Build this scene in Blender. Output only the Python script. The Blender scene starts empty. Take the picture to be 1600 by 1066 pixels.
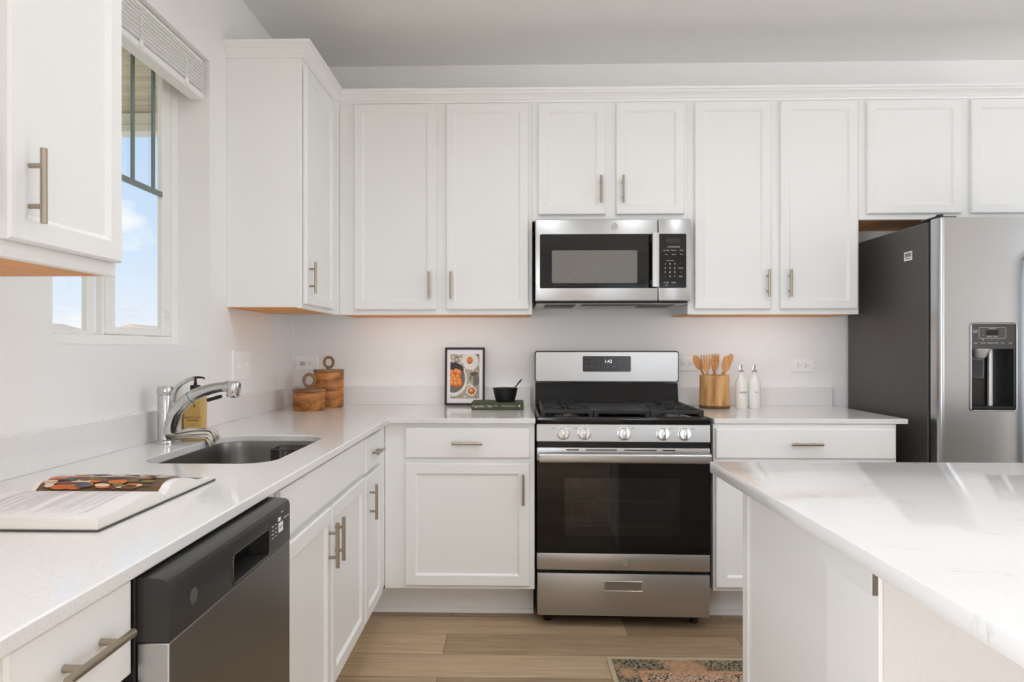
import bpy, bmesh, math, random
from mathutils import Vector, Matrix
random.seed(7)
SC = bpy.context.scene
COL = SC.collection
PI = math.pi

# ------------------------------------------------------------------ camera
cam_d = bpy.data.cameras.new('camera'); cam = bpy.data.objects.new('camera', cam_d); COL.objects.link(cam)
cam.location = (1.1856, -3.5595, 1.2175); cam.rotation_euler = (PI/2, 0, 0.0230)
cam_d.sensor_width = 36; cam_d.lens = 1030/1600*36
cam_d.shift_x = (800-776.45)/1600; cam_d.shift_y = (544.79-533)/1600
cam_d.clip_start = 0.05; cam_d.clip_end = 500
SC.camera = cam

# ------------------------------------------------------------------ look and light
SC.view_settings.view_transform = 'Standard'; SC.view_settings.look = 'None'
SC.view_settings.exposure = -0.13; SC.view_settings.gamma = 1.0; SC.view_settings.use_curve_mapping = False
SC.cycles.max_bounces = 14; SC.cycles.diffuse_bounces = 8; SC.cycles.glossy_bounces = 5
SC.cycles.transparent_max_bounces = 12; SC.cycles.sample_clamp_indirect = 6.0
SC.cycles.caustics_reflective = False; SC.cycles.caustics_refractive = False

def lin(c):
    return tuple(((v/255)/12.92 if v/255 <= .04045 else ((v/255+.055)/1.055)**2.4) for v in c)

world = bpy.data.worlds.new('sky'); SC.world = world; world.use_nodes = True
def build_world():
    nt = world.node_tree; nt.nodes.clear(); N = nt.nodes.new; L = nt.links.new
    tc = N('ShaderNodeTexCoord'); sep = N('ShaderNodeSeparateXYZ'); L(tc.outputs['Generated'], sep.inputs[0])
    ramp = N('ShaderNodeValToRGB'); L(sep.outputs['Z'], ramp.inputs[0])
    e = ramp.color_ramp.elements
    e[0].position = 0.0; e[0].color = (*lin((236, 240, 246)), 1)
    e[1].position = 0.42; e[1].color = (*lin((168, 203, 243)), 1)
    m = e.new(.14); m.color = (*lin((205, 225, 248)), 1)
    mp = N('ShaderNodeMapping'); mp.inputs['Scale'].default_value = (2.2, 2.2, 6.0); mp.inputs['Location'].default_value = (.35, .2, .15)
    L(tc.outputs['Generated'], mp.inputs[0])
    ns = N('ShaderNodeTexNoise'); ns.inputs['Scale'].default_value = 2.1; ns.inputs['Detail'].default_value = 6; ns.inputs['Roughness'].default_value = .5
    L(mp.outputs[0], ns.inputs[0])
    cr = N('ShaderNodeValToRGB'); L(ns.outputs[0], cr.inputs[0])
    cr.color_ramp.elements[0].position = .53; cr.color_ramp.elements[1].position = .63
    mix = N('ShaderNodeMix'); mix.data_type = 'RGBA'
    L(cr.outputs[0], mix.inputs[0]); L(ramp.outputs[0], mix.inputs[6]); mix.inputs[7].default_value = (*lin((252, 252, 252)), 1)
    bg = N('ShaderNodeBackground'); bg.inputs['Strength'].default_value = 1.2; L(mix.outputs[2], bg.inputs[0])
    out = N('ShaderNodeOutputWorld'); L(bg.outputs[0], out.inputs[0])
build_world()

def area_light(name, loc, rot, sx, sy, power, col=(1, 1, 1)):
    d = bpy.data.lights.new(name, 'AREA'); d.shape = 'RECTANGLE'; d.size = sx; d.size_y = sy; d.energy = power; d.color = col
    o = bpy.data.objects.new(name, d); COL.objects.link(o); o.location = loc; o.rotation_euler = rot
    return o
# area lamps added in place of daylight at assumed openings, all out of view
DAY = (0.90, 0.975, 1.08)
area_light('added_patio_door_lamp', (3.3, -8.12, 1.20), (PI/2+.35, 0, 0), 1.5, 2.2, 36, DAY)       # faces +Y
area_light('added_side_window_lamp', (6.12, -2.3, 1.55), (PI/2+.3, 0, PI/2), 2.0, 1.6, 34, DAY)   # faces -X
area_light('added_left_window_lamp', (-0.20, -4.7, 1.35), (PI/2+.3, 0, -PI/2), 1.6, 2.0, 112, DAY)  # faces +X

# assumed ceiling lamps without fixtures, added to light the kitchen evenly from above
for k, (x, y) in enumerate(((1.0, -1.75), (2.4, -1.75), (1.25, -2.75), (2.9, -2.75), (2.9, -4.4), (4.5, -2.75), (4.5, -4.4))):
    d = bpy.data.lights.new('added_ceiling_lamp', 'AREA'); d.shape = 'DISK'; d.size = .16; d.energy = (5.0 if y > -2 else 1.5 if y > -3 else 12); d.color = (.92, .98, 1.06); d.spread = math.radians(150)
    o = bpy.data.objects.new('added_ceiling_lamp', d); COL.objects.link(o); o.location = (x, y, 2.743)
# assumed light strips added to brighten the wall below the cabinets, turned to it
for x, w_ in ((.80, .85), (2.45, .70)):
    area_light('added_cabinet_strip', (x, -.285, 1.3835), (math.radians(38), 0, 0), w_, .02, .95, (.93, .98, 1.05))
sun_d = bpy.data.lights.new('sun', 'SUN'); sun_d.energy = 9.0; sun_d.angle = math.radians(2); sun_d.color = (1.0, .985, .97)
sun = bpy.data.objects.new('sun', sun_d); COL.objects.link(sun); sun.location = (3, -14, 9); sun.rotation_euler = (math.radians(50), 0, math.radians(-12))

# ------------------------------------------------------------------ materials
MATS = {}
def mat(name, rgb, rough=.5, metal=0.0, spec=.5, coat=0.0, emit=None, trans=0.0, ior=1.45, alpha=1.0):
    if name in MATS: return MATS[name]
    m = bpy.data.materials.new(name); m.use_nodes = True; MATS[name] = m
    b = m.node_tree.nodes['Principled BSDF']
    b.inputs['Base Color'].default_value = (*lin(rgb), 1); b.inputs['Roughness'].default_value = rough
    b.inputs['Metallic'].default_value = metal; b.inputs['Specular IOR Level'].default_value = spec
    b.inputs['Coat Weight'].default_value = coat; b.inputs['Transmission Weight'].default_value = trans
    b.inputs['IOR'].default_value = ior; b.inputs['Alpha'].default_value = alpha
    if emit:
        b.inputs['Emission Color'].default_value = (*lin(emit[0]), 1); b.inputs['Emission Strength'].default_value = emit[1]
    return m
def nodes(m): return m.node_tree.nodes, m.node_tree.links, m.node_tree.nodes['Principled BSDF']
def coords(m, scale=(1, 1, 1), rot=(0, 0, 0), loc=(0, 0, 0), kind='Object'):
    n, l, b = nodes(m)
    tc = n.new('ShaderNodeTexCoord'); mp = n.new('ShaderNodeMapping'); l.new(tc.outputs[kind], mp.inputs[0])
    mp.inputs['Scale'].default_value = scale; mp.inputs['Rotation'].default_value = rot; mp.inputs['Location'].default_value = loc
    return mp
def bump(m, scale=100, strength=.2, dist=.002, stretch=(1, 1, 1), detail=3):
    n, l, b = nodes(m); mp = coords(m, stretch)
    t = n.new('ShaderNodeTexNoise'); t.inputs['Scale'].default_value = scale; t.inputs['Detail'].default_value = detail; l.new(mp.outputs[0], t.inputs[0])
    bp = n.new('ShaderNodeBump'); bp.inputs['Strength'].default_value = strength; bp.inputs['Distance'].default_value = dist
    l.new(t.outputs[0], bp.inputs['Height']); l.new(bp.outputs[0], b.inputs['Normal']); return m
def tint(m, stops, scale=4, stretch=(1, 1, 1), detail=5, rough=.55, kind='noise', loc=(0, 0, 0), distortion=0):
    n, l, b = nodes(m); mp = coords(m, stretch, loc=loc)
    if kind == 'noise':
        t = n.new('ShaderNodeTexNoise'); t.inputs['Scale'].default_value = scale; t.inputs['Detail'].default_value = detail
        t.inputs['Roughness'].default_value = rough; t.inputs['Distortion'].default_value = distortion; o = t.outputs[0]
    elif kind == 'voronoi':
        t = n.new('ShaderNodeTexVoronoi'); t.inputs['Scale'].default_value = scale; o = t.outputs['Distance']
    else:
        t = n.new('ShaderNodeTexWave'); t.inputs['Scale'].default_value = scale; t.inputs['Distortion'].default_value = 6; t.inputs['Detail'].default_value = detail; o = t.outputs['Fac']
    l.new(mp.outputs[0], t.inputs[0])
    r = n.new('ShaderNodeValToRGB'); l.new(o, r.inputs[0]); el = r.color_ramp.elements
    el[0].position, el[0].color = stops[0][0], (*lin(stops[0][1]), 1)
    el[1].position, el[1].color = stops[-1][0], (*lin(stops[-1][1]), 1)
    for p, c in stops[1:-1]:
        e = el.new(p); e.color = (*lin(c), 1)
    l.new(r.outputs[0], b.inputs['Base Color']); return m

CAB = mat('cabinet_white_paint', (242, 242, 240), .38)
WALL = bump(mat('wall_paint', (242, 241, 239), .75), 140, .22, .0012)
CEIL = bump(mat('ceiling_paint', (240, 239, 237), .85), 60, .25, .002)
DRY = bump(mat('textured_drywall', (226, 225, 223), .8), 70, .55, .004)
TRIM = mat('trim_white_paint', (243, 243, 241), .35)
VINYL = mat('window_vinyl', (243, 242, 239), .35)
PLATE = mat('switch_plate_plastic', (250, 249, 247), .3)
NICKEL = bump(mat('brushed_nickel', (176, 164, 146), .32, 1), 300, .1, .0004, (1, 1, .05))
STEEL = bump(mat('stainless_steel', (194, 194, 193), .33, 1), 90, .06, .0004, (.02, 1, 1))
STEELV = bump(mat('stainless_steel_sink', (165, 162, 157), .3, 1), 60, .08, .0004, (1, 1, .04))
SLATE = bump(mat('dark_stainless_steel', (142, 141, 138), .36, 1), 90, .05, .0004, (1, .03, 1))
CHROME = mat('chrome', (205, 205, 205), .07, 1)
BLKGLASS = mat('black_glass', (10, 10, 10), .05, 0, .5)
BLKENAMEL = mat('black_enamel', (12, 12, 12), .12, 0, .6)
BLKMETAL = mat('black_gloss_metal', (95, 93, 90), .16, 1)
BLKPLASTIC = mat('black_plastic', (24, 24, 24), .4)
GREYPLASTIC = mat('dark_grey_plastic', (72, 70, 68), .4)
DWCTRL = mat('charcoal_gloss_panel', (52, 51, 49), .25)
FRSIDE = bump(mat('fridge_side_paint', (78, 75, 72), .42), 400, .08, .0006)
IRON = bump(mat('cast_iron', (46, 45, 44), .55), 300, .2, .0006)
WHITEINK = mat('white_print', (225, 225, 222), .5)
GREYINK = mat('grey_print', (130, 129, 126), .5)
DARKINK = mat('dark_print', (70, 66, 60), .6)
LED = mat('lit_digits', (240, 245, 250), .4, emit=((235, 240, 255), 1.0))
STICKER = mat('white_sticker', (242, 242, 240), .5)
WCERAMIC = mat('white_ceramic', (233, 231, 227), .25)
BCERAMIC = mat('black_stoneware', (20, 20, 21), .38)
BLKFRAME = mat('black_picture_frame', (32, 29, 30), .4)
PAPER = mat('white_paper', (240, 239, 240), .7)
PAGEEDGE = bump(mat('page_edges', (234, 230, 222), .8), 600, .5, .001, (.05, .05, 6))
COVER = mat('book_cover_grey', (70, 68, 66), .5)
GREENBOOK = mat('green_book_cloth', (70, 76, 52), .6)
BRASS = mat('white_gilt', (222, 220, 205), .5)

QUARTZ = mat('white_quartz', (236, 234, 230), .09, 0, .5)
tint(QUARTZ, [(.30, (220, 219, 216)), (.42, (231, 230, 228)), (.62, (234, 233, 231)), (.75, (238, 237, 236))], 260, (1, 1, 1), 3, .6)
VEIN = mat('veined_white_quartz', (238, 237, 234), .09, 0, .5)
def vein_nodes():
    n, l, b = nodes(VEIN); mp = coords(VEIN, (1.0, 2.3, 1), (0, 0, .35))
    t = n.new('ShaderNodeTexNoise'); t.inputs['Scale'].default_value = 4.2; t.inputs['Detail'].default_value = 7; t.inputs['Distortion'].default_value = .9; l.new(mp.outputs[0], t.inputs[0])
    r = n.new('ShaderNodeValToRGB'); l.new(t.outputs[0], r.inputs[0]); el = r.color_ramp.elements
    el[0].position = .490; el[0].color = (0, 0, 0, 1); el[1].position = .510; el[1].color = (0, 0, 0, 1); e = el.new(.5); e.color = (1, 1, 1, 1)
    t2 = n.new('ShaderNodeTexNoise'); t2.inputs['Scale'].default_value = 9; l.new(mp.outputs[0], t2.inputs[0])
    r2 = n.new('ShaderNodeValToRGB'); l.new(t2.outputs[0], r2.inputs[0]); r2.color_ramp.elements[0].position = .5; r2.color_ramp.elements[1].position = .72
    mu = n.new('ShaderNodeMath'); mu.operation = 'MULTIPLY'; l.new(r.outputs[0], mu.inputs[0]); l.new(r2.outputs[0], mu.inputs[1])
    mx = n.new('ShaderNodeMix'); mx.data_type = 'RGBA'; l.new(mu.outputs[0], mx.inputs[0])
    mx.inputs[6].default_value = (*lin((229, 228, 226)), 1); mx.inputs[7].default_value = (*lin((190, 186, 180)), 1)
    l.new(mx.outputs[2], b.inputs['Base Color'])
vein_nodes()

FLOOR = mat('oak_vinyl_planks', (160, 138, 112), .42)
def floor_nodes():
    n, l, b = nodes(FLOOR)
    mp = coords(FLOOR, (1, 1, 1), loc=(.31, .755 + .185*20, 0))
    br = n.new('ShaderNodeTexBrick'); l.new(mp.outputs[0], br.inputs[0])
    br.inputs['Color1'].default_value = (*lin((214, 187, 153)), 1); br.inputs['Color2'].default_value = (*lin((168, 141, 111)), 1)
    br.inputs['Mortar'].default_value = (*lin((92, 76, 60)), 1); br.inputs['Scale'].default_value = 1
    br.inputs['Mortar Size'].default_value = .0012; br.inputs['Brick Width'].default_value = 1.22; br.inputs['Row Height'].default_value = .185
    br.inputs['Bias'].default_value = 0.0; br.offset = .37
    g = coords(FLOOR, (1.6, 26, 1)); t = n.new('ShaderNodeTexNoise'); t.inputs['Scale'].default_value = 2.0; t.inputs['Detail'].default_value = 8; t.inputs['Roughness'].default_value = .62; t.inputs['Distortion'].default_value = .5
    l.new(g.outputs[0], t.inputs[0]); r = n.new('ShaderNodeValToRGB'); l.new(t.outputs[0], r.inputs[0])
    r.color_ramp.elements[0].position = .28; r.color_ramp.elements[0].color = (.52, .49, .46, 1); r.color_ramp.elements[1].position = .72; r.color_ramp.elements[1].color = (1.0, 1.0, 1.0, 1)
    mx = n.new('ShaderNodeMix'); mx.data_type = 'RGBA'; mx.blend_type = 'MULTIPLY'; mx.inputs[0].default_value = .75
    l.new(br.outputs['Color'], mx.inputs[6]); l.new(r.outputs[0], mx.inputs[7]); l.new(mx.outputs[2], b.inputs['Base Color'])
floor_nodes()
UNDER = tint(mat('maple_veneer', (206, 148, 84), .5), [(.3, (214, 138, 58)), (.7, (238, 172, 88))], 3, (14, 1, 1))
CANW = tint(mat('mango_wood', (176, 118, 62), .45), [(.30, (84, 50, 26)), (.42, (138, 86, 42)), (.55, (186, 122, 60)), (.72, (206, 146, 82))], 6, (1.3, 1.3, 5), 7, distortion=.8)
CANLID = tint(mat('mango_wood_lid', (140, 100, 62), .5), [(.3, (112, 78, 48)), (.7, (160, 118, 76))], 9, (1, 1, 3))
PINE = tint(mat('rustic_pine', (206, 160, 102), .5), [(.22, (110, 68, 34)), (.38, (178, 126, 72)), (.55, (212, 166, 108)), (.8, (226, 188, 134))], 12, (2.2, 2.2, .35), 4)
BARK = tint(mat('bark_rim', (104, 74, 44), .7), [(.3, (78, 54, 32)), (.7, (134, 98, 60))], 30)
BAMBOO = tint(mat('bamboo', (208, 150, 96), .5), [(.3, (190, 130, 78)), (.7, (222, 166, 112))], 10, (6, 6, .6))
SOAP = mat('amber_soap', (206, 166, 92), .15, 0, .5, coat=.5)
CLEARP = mat('clear_plastic', (222, 215, 200), .15, 0, .5)
CLOTH = bump(mat('striped_linen', (226, 219, 206), .9), 500, .4, .001)
CLOTHS = mat('linen_stripe', (120, 108, 92), .9)
RUBBER = mat('black_rubber', (18, 18, 18), .7)
WIRE = mat('dark_wire', (92, 88, 84), .4, .8)
SLATW = mat('blind_slats', (246, 245, 242), .45)
GRID = mat('green_grey_grille', (120, 132, 128), .4)
PORCH = tint(mat('porch_soffit', (196, 186, 164), .7), [(.3, (172, 160, 134)), (.7, (206, 196, 172))], 3, (1, 8, 1))
BEAM = mat('porch_beam_paint', (222, 220, 214), .6)
GROUND = tint(mat('dry_grass', (168, 160, 130), .9), [(.3, (150, 146, 112)), (.7, (186, 178, 150))], .3)
SIDING = mat('house_siding', (170, 176, 184), .8)
SHINGLE = mat('roof_shingle', (150, 138, 130), .9)
RUGS = dict(
    edge=bump(mat('rug_edge', (196, 178, 150), .95), 500, .5, .002),
    band=mat('rug_dark_border', (120, 108, 88), .95),
    line=tint(mat('rug_coral_line', (206, 150, 108), .95), [(.3, (176, 126, 92)), (.7, (208, 160, 122))], 60),
    field=mat('rug_field', (196, 160, 132), .95))
def rug_nodes(m, scale, cols, patchc):
    n, l, b = nodes(m); mp = coords(m)
    def math_(op, a, bb=None):
        q = n.new('ShaderNodeMath'); q.operation = op
        for i, v in enumerate((a, bb)):
            if v is None: continue
            if isinstance(v, (int, float)): q.inputs[i].default_value = v
            else: l.new(v, q.inputs[i])
        return q.outputs[0]
    v = n.new('ShaderNodeTexVoronoi'); v.inputs['Scale'].default_value = scale; v.inputs['Randomness'].default_value = .55; l.new(mp.outputs[0], v.inputs[0])
    ring = math_('SINE', math_('MULTIPLY', v.outputs['Distance'], 17.0))
    t = n.new('ShaderNodeTexNoise'); t.inputs['Scale'].default_value = scale*2.6; t.inputs['Detail'].default_value = 2; t.inputs['Distortion'].default_value = 1.5; l.new(mp.outputs[0], t.inputs[0])
    f = math_('ADD', math_('MULTIPLY', ring, .16), t.outputs[0])
    r_ = n.new('ShaderNodeValToRGB'); l.new(f, r_.inputs[0]); r_.color_ramp.interpolation = 'CONSTANT'; el = r_.color_ramp.elements
    el[0].position = 0; el[0].color = (*lin(cols[0]), 1); el[1].position = .40; el[1].color = (*lin(cols[1]), 1)
    for p, c in zip((.47, .53, .60, .68), cols[2:]): e = el.new(p); e.color = (*lin(c), 1)
    big = n.new('ShaderNodeTexNoise'); big.inputs['Scale'].default_value = 5; l.new(mp.outputs[0], big.inputs[0])
    rb = n.new('ShaderNodeValToRGB'); l.new(big.outputs[0], rb.inputs[0]); rb.color_ramp.elements[0].position = .52; rb.color_ramp.elements[1].position = .60
    mx = n.new('ShaderNodeMix'); mx.data_type = 'RGBA'; l.new(math_('MULTIPLY', rb.outputs[0], .55), mx.inputs[0]); l.new(r_.outputs[0], mx.inputs[6]); mx.inputs[7].default_value = (*lin(patchc), 1)
    l.new(mx.outputs[2], b.inputs['Base Color'])
rug_nodes(RUGS['band'], 24, [(58, 58, 52), (84, 84, 76), (196, 176, 140), (110, 108, 96), (176, 140, 106), (66, 56, 48)], (214, 166, 124))
rug_nodes(RUGS['field'], 30, [(60, 44, 40), (216, 186, 154), (120, 84, 70), (206, 164, 132), (226, 200, 170), (96, 92, 86)], (212, 164, 132))

def pane_material(name, tintc, gloss=1.0):
    m = bpy.data.materials.new(name); m.use_nodes = True; nt = m.node_tree; nt.nodes.clear()
    N, L = nt.nodes.new, nt.links.new
    tr = N('ShaderNodeBsdfTransparent'); tr.inputs[0].default_value = (*tintc, 1)
    gl = N('ShaderNodeBsdfGlossy'); gl.inputs['Roughness'].default_value = .03; gl.inputs[0].default_value = (gloss, gloss, gloss, 1)
    lw = N('ShaderNodeLayerWeight'); lw.inputs[0].default_value = .5
    pw = N('ShaderNodeMath'); pw.operation = 'POWER'; pw.inputs[1].default_value = 5; L(lw.outputs['Facing'], pw.inputs[0])
    fr = N('ShaderNodeMath'); fr.operation = 'MULTIPLY_ADD'; fr.inputs[1].default_value = .92; fr.inputs[2].default_value = .05; L(pw.outputs[0], fr.inputs[0])
    mx = N('ShaderNodeMixShader'); L(fr.outputs[0], mx.inputs[0]); L(tr.outputs[0], mx.inputs[1]); L(gl.outputs[0], mx.inputs[2])
    o = N('ShaderNodeOutputMaterial'); L(mx.outputs[0], o.inputs[0]); MATS[name] = m; return m
GLASS = pane_material('window_glass', (.97, .98, .975))
OVENGLASS = pane_material('tinted_oven_glass', (.42, .42, .41))

# ------------------------------------------------------------------ mesh building
def origin(o):
    v = Vector((0, 0, 0))
    while o: v += Vector(o.location); o = o.parent
    return v

class MB:
    def __init__(s): s.bm = bmesh.new(); s.mi = 0
    def _add(s, bm2, M=None):
        if M is not None: bmesh.ops.transform(bm2, matrix=M, verts=bm2.verts)
        me = bpy.data.meshes.new('t'); bm2.to_mesh(me); bm2.free()
        n0 = len(s.bm.faces); s.bm.from_mesh(me); bpy.data.meshes.remove(me)
        s.bm.faces.ensure_lookup_table()
        for f in s.bm.faces[n0:]: f.material_index = s.mi
        return s
    def box(s, x0, x1, y0, y1, z0, z1, b=0.0, seg=1, M=None):
        t = bmesh.new(); bmesh.ops.create_cube(t, size=1)
        sx, sy, sz = abs(x1-x0), abs(y1-y0), abs(z1-z0)
        for v in t.verts: v.co = Vector(((x0+x1)/2+v.co.x*sx, (y0+y1)/2+v.co.y*sy, (z0+z1)/2+v.co.z*sz))
        if b > 0: bmesh.ops.bevel(t, geom=list(t.edges), offset=min(b, .49*min(sx, sy, sz)), segments=seg, affect='EDGES', profile=.5)
        return s._add(t, M)
    def cyl(s, p0, p1, r0, r1=None, seg=20, cap=True):
        r1 = r0 if r1 is None else r1
        return s.tube([p0, p1], [r0, r1], seg, cap)
    def tube(s, pts, r, seg=12, cap=True, flat=1.0, up=None, closed=False):
        pts = [Vector(p) for p in pts]; n = len(pts)
        if not isinstance(r, (list, tuple)): r = [r]*n
        t = bmesh.new(); rings = []
        d0 = (pts[1]-pts[0]).normalized()
        ref = Vector(up) if up else (Vector((0, 0, 1)) if abs(d0.z) < .9 else Vector((1, 0, 0)))
        for i in range(n):
            if closed: d = pts[(i+1) % n]-pts[i-1]
            else: d = pts[min(i+1, n-1)]-pts[max(i-1, 0)]
            d.normalize(); a = d.cross(ref)
            if a.length < 1e-6: a = d.cross(Vector((0, 1, 0)))
            a.normalize(); c = a.cross(d).normalized()
            if not up: ref = c
            rings.append([t.verts.new(pts[i]+(a*math.cos(2*PI*k/seg)+c*flat*math.sin(2*PI*k/seg))*r[i]) for k in range(seg)])
        for i in range(n if closed else n-1):
            A, B = rings[i], rings[(i+1) % n]
            for k in range(seg): t.faces.new((A[k], A[(k+1) % seg], B[(k+1) % seg], B[k]))
        if cap and not closed: t.faces.new(rings[0][::-1]); t.faces.new(rings[-1])
        bmesh.ops.recalc_face_normals(t, faces=t.faces)
        return s._add(t)
    def lathe(s, prof, c=(0, 0, 0), seg=32, M=None, jitter=None):
        t = bmesh.new(); rings = []
        for (r, z) in prof:
            if r < 1e-6: rings.append([t.verts.new((c[0], c[1], c[2]+z))])
            else: rings.append([t.verts.new((c[0]+r*(1+(jitter(k) if jitter else 0))*math.cos(2*PI*k/seg), c[1]+r*(1+(jitter(k) if jitter else 0))*math.sin(2*PI*k/seg), c[2]+z)) for k in range(seg)])
        for A, B in zip(rings, rings[1:]):
            for k in range(seg):
                k2 = (k+1) % seg
                if len(A) == 1 and len(B) == 1: continue
                if len(A) == 1: t.faces.new((A[0], B[k2], B[k]))
                elif len(B) == 1: t.faces.new((A[k], A[k2], B[0]))
                else: t.faces.new((A[k], A[k2], B[k2], B[k]))
        bmesh.ops.recalc_face_normals(t, faces=t.faces)
        return s._add(t, M)
    def prism(s, poly, f0, f1):                      # poly: 2D points, f0/f1 map a 2D point to the two end positions
        t = bmesh.new(); a = [t.verts.new(f0(p)) for p in poly]; b = [t.verts.new(f1(p)) for p in poly]; n = len(poly)
        t.faces.new(a); t.faces.new(b[::-1])
        for k in range(n): t.faces.new((a[k], b[k], b[(k+1) % n], a[(k+1) % n]))
        bmesh.ops.recalc_face_normals(t, faces=t.faces)
        return s._add(t)
    def quads(s, rows, closed_u=False):               # grid of points
        t = bmesh.new(); V = [[t.verts.new(p) for p in r] for r in rows]
        for A, B in zip(V, V[1:]):
            for k in range(len(A) if closed_u else len(A)-1):
                k2 = (k+1) % len(A); t.faces.new((A[k], A[k2], B[k2], B[k]))
        bmesh.ops.recalc_face_normals(t, faces=t.faces)
        return s._add(t)
    def poly(s, pts):
        t = bmesh.new(); t.faces.new([t.verts.new(p) for p in pts]); return s._add(t)
    def panel(s, u0, u1, v0, v1, f, t=.019, rail=.045, rec=.008, ease=.004, slab=False, gap=.0028):
        """shaker door or slab drawer front; f(u, v, d) gives the point d in front of the cabinet face"""
        loops = [(0, gap), (0, t-ease), (ease, t)]
        loops += [(rail, t), (rail+.004, t-rec*.45), (rail+.009, t-rec)] if not slab else [(.012, t)]
        T = bmesh.new(); V = []
        for ins, d in loops:
            V.append([T.verts.new(f(u, v, d)) for u, v in ((u0+ins, v0+ins), (u1-ins, v0+ins), (u1-ins, v1-ins), (u0+ins, v1-ins))])
        T.faces.new(V[0]); T.faces.new(V[-1])
        for A, B in zip(V, V[1:]):
            for k in range(4): T.faces.new((A[k], A[(k+1) % 4], B[(k+1) % 4], B[k]))
        bmesh.ops.recalc_face_normals(T, faces=T.faces)
        return s._add(T)
    def text(s, body, size, M, ext=.0004, align='CENTER'):
        cu = bpy.data.curves.new('t', 'FONT'); cu.body = body; cu.size = size; cu.align_x = align; cu.align_y = 'CENTER'; cu.extrude = ext; cu.resolution_u = 3
        ob = bpy.data.objects.new('t', cu); COL.objects.link(ob); dg = bpy.context.evaluated_depsgraph_get()
        me = bpy.data.meshes.new_from_object(ob.evaluated_get(dg)); bpy.data.objects.remove(ob); bpy.data.curves.remove(cu)
        t = bmesh.new(); t.from_mesh(me); bpy.data.meshes.remove(me)
        return s._add(t, M)
    def build(s, name, material, parent=None, smooth=35, local=False, bev=0):
        me = bpy.data.meshes.new(name)
        if parent is not None and not local: bmesh.ops.translate(s.bm, vec=-origin(parent), verts=s.bm.verts)
        s.bm.to_mesh(me); s.bm.free()
        for m in (material if isinstance(material, (list, tuple)) else [material]): me.materials.append(m)
        o = bpy.data.objects.new(name, me); COL.objects.link(o)
        if parent is not None: o.parent = parent
        if smooth:
            me.shade_smooth(); me.set_sharp_from_angle(angle=math.radians(smooth))
        if bev:
            b = o.modifiers.new('bevel', 'BEVEL'); b.width = bev; b.segments = 2; b.limit_method = 'ANGLE'; b.angle_limit = math.radians(50)
        return o

def tag(o, label, cat, group=None):
    o['label'] = label; o['category'] = cat
    if group: o['group'] = group
    return o
def thing(name, label, cat, loc, group=None, rz=0):
    o = bpy.data.objects.new(name, None); COL.objects.link(o); o.location = loc; o.empty_display_size = .05; o.rotation_euler = (0, 0, rz)
    return tag(o, label, cat, group)
def struct(o): o['kind'] = 'structure'; return o
def TX(loc, right, up):                                # matrix that stands text up: x -> right, y -> up
    r = Vector(right).normalized(); u = Vector(up).normalized(); n = r.cross(u)
    return Matrix(((r.x, u.x, n.x, loc[0]), (r.y, u.y, n.y, loc[1]), (r.z, u.z, n.z, loc[2]), (0, 0, 0, 1)))
def FB(y): return lambda u, v, d: (u, y-d, v)          # face looking towards the room from the back wall
def FL(x): return lambda u, v, d: (x+d, u, v)          # face looking right from the left wall

def rounded(x0, x1, y0, y1, r, n=8):
    p = []
    for cx, cy, a in ((x1-r, y1-r, 0), (x0+r, y1-r, PI/2), (x0+r, y0+r, PI), (x1-r, y0+r, 1.5*PI)):
        for k in range(n+1): p.append((cx+r*math.cos(a+PI/2*k/n), cy+r*math.sin(a+PI/2*k/n)))
    return p

# ------------------------------------------------------------------ room shell
Z_C = 2.749; RX1 = 6.0; RY0 = -8.0
struct(MB().box(-.25, RX1+.2, RY0-.2, .2, -.08, 0).build('floor', FLOOR, smooth=0))
struct(MB().box(-.25, RX1+.2, RY0-.2, .2, Z_C, Z_C+.1).build('ceiling', CEIL, smooth=0))
struct(MB().box(-.25, RX1+.2, 0, .2, 0, Z_C).build('wall_back', WALL, smooth=0))
W_Y0, W_Y1, W_Z0, W_Z1 = -1.885, -1.0, 1.228, 2.345
LW_Y0, LW_Y1, LW_Z0, LW_Z1 = -5.55, -3.85, .30, 2.40
w = MB()
for (y0, y1, z0, z1) in ((W_Y1, 0, 0, Z_C), (W_Y0, W_Y1, 0, W_Z0), (W_Y0, W_Y1, W_Z1, Z_C), (LW_Y1, W_Y0, 0, Z_C),
                         (LW_Y0, LW_Y1, 0, LW_Z0), (LW_Y0, LW_Y1, LW_Z1, Z_C), (RY0, LW_Y0, 0, Z_C)):
    w.box(-.2, 0, y0, y1, z0, z1)
struct(w.build('wall_left', WALL, smooth=0))
w = MB()
for (y0, y1, z0, z1) in ((-1.25, 0, 0, Z_C), (-3.35, -1.25, 0, .7), (-3.35, -1.25, 2.4, Z_C), (RY0, -3.35, 0, Z_C)): w.box(RX1, RX1+.2, y0, y1, z0, z1)
struct(w.build('wall_right', WALL, smooth=0))
w = MB()
for (x0, x1, z0, z1) in ((-.2, 2.52, 0, Z_C), (2.52, 4.08, 2.33, Z_C), (4.08, RX1+.2, 0, Z_C)): w.box(x0, x1, RY0-.2, RY0, z0, z1)
struct(w.build('wall_front', WALL, smooth=0))
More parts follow.
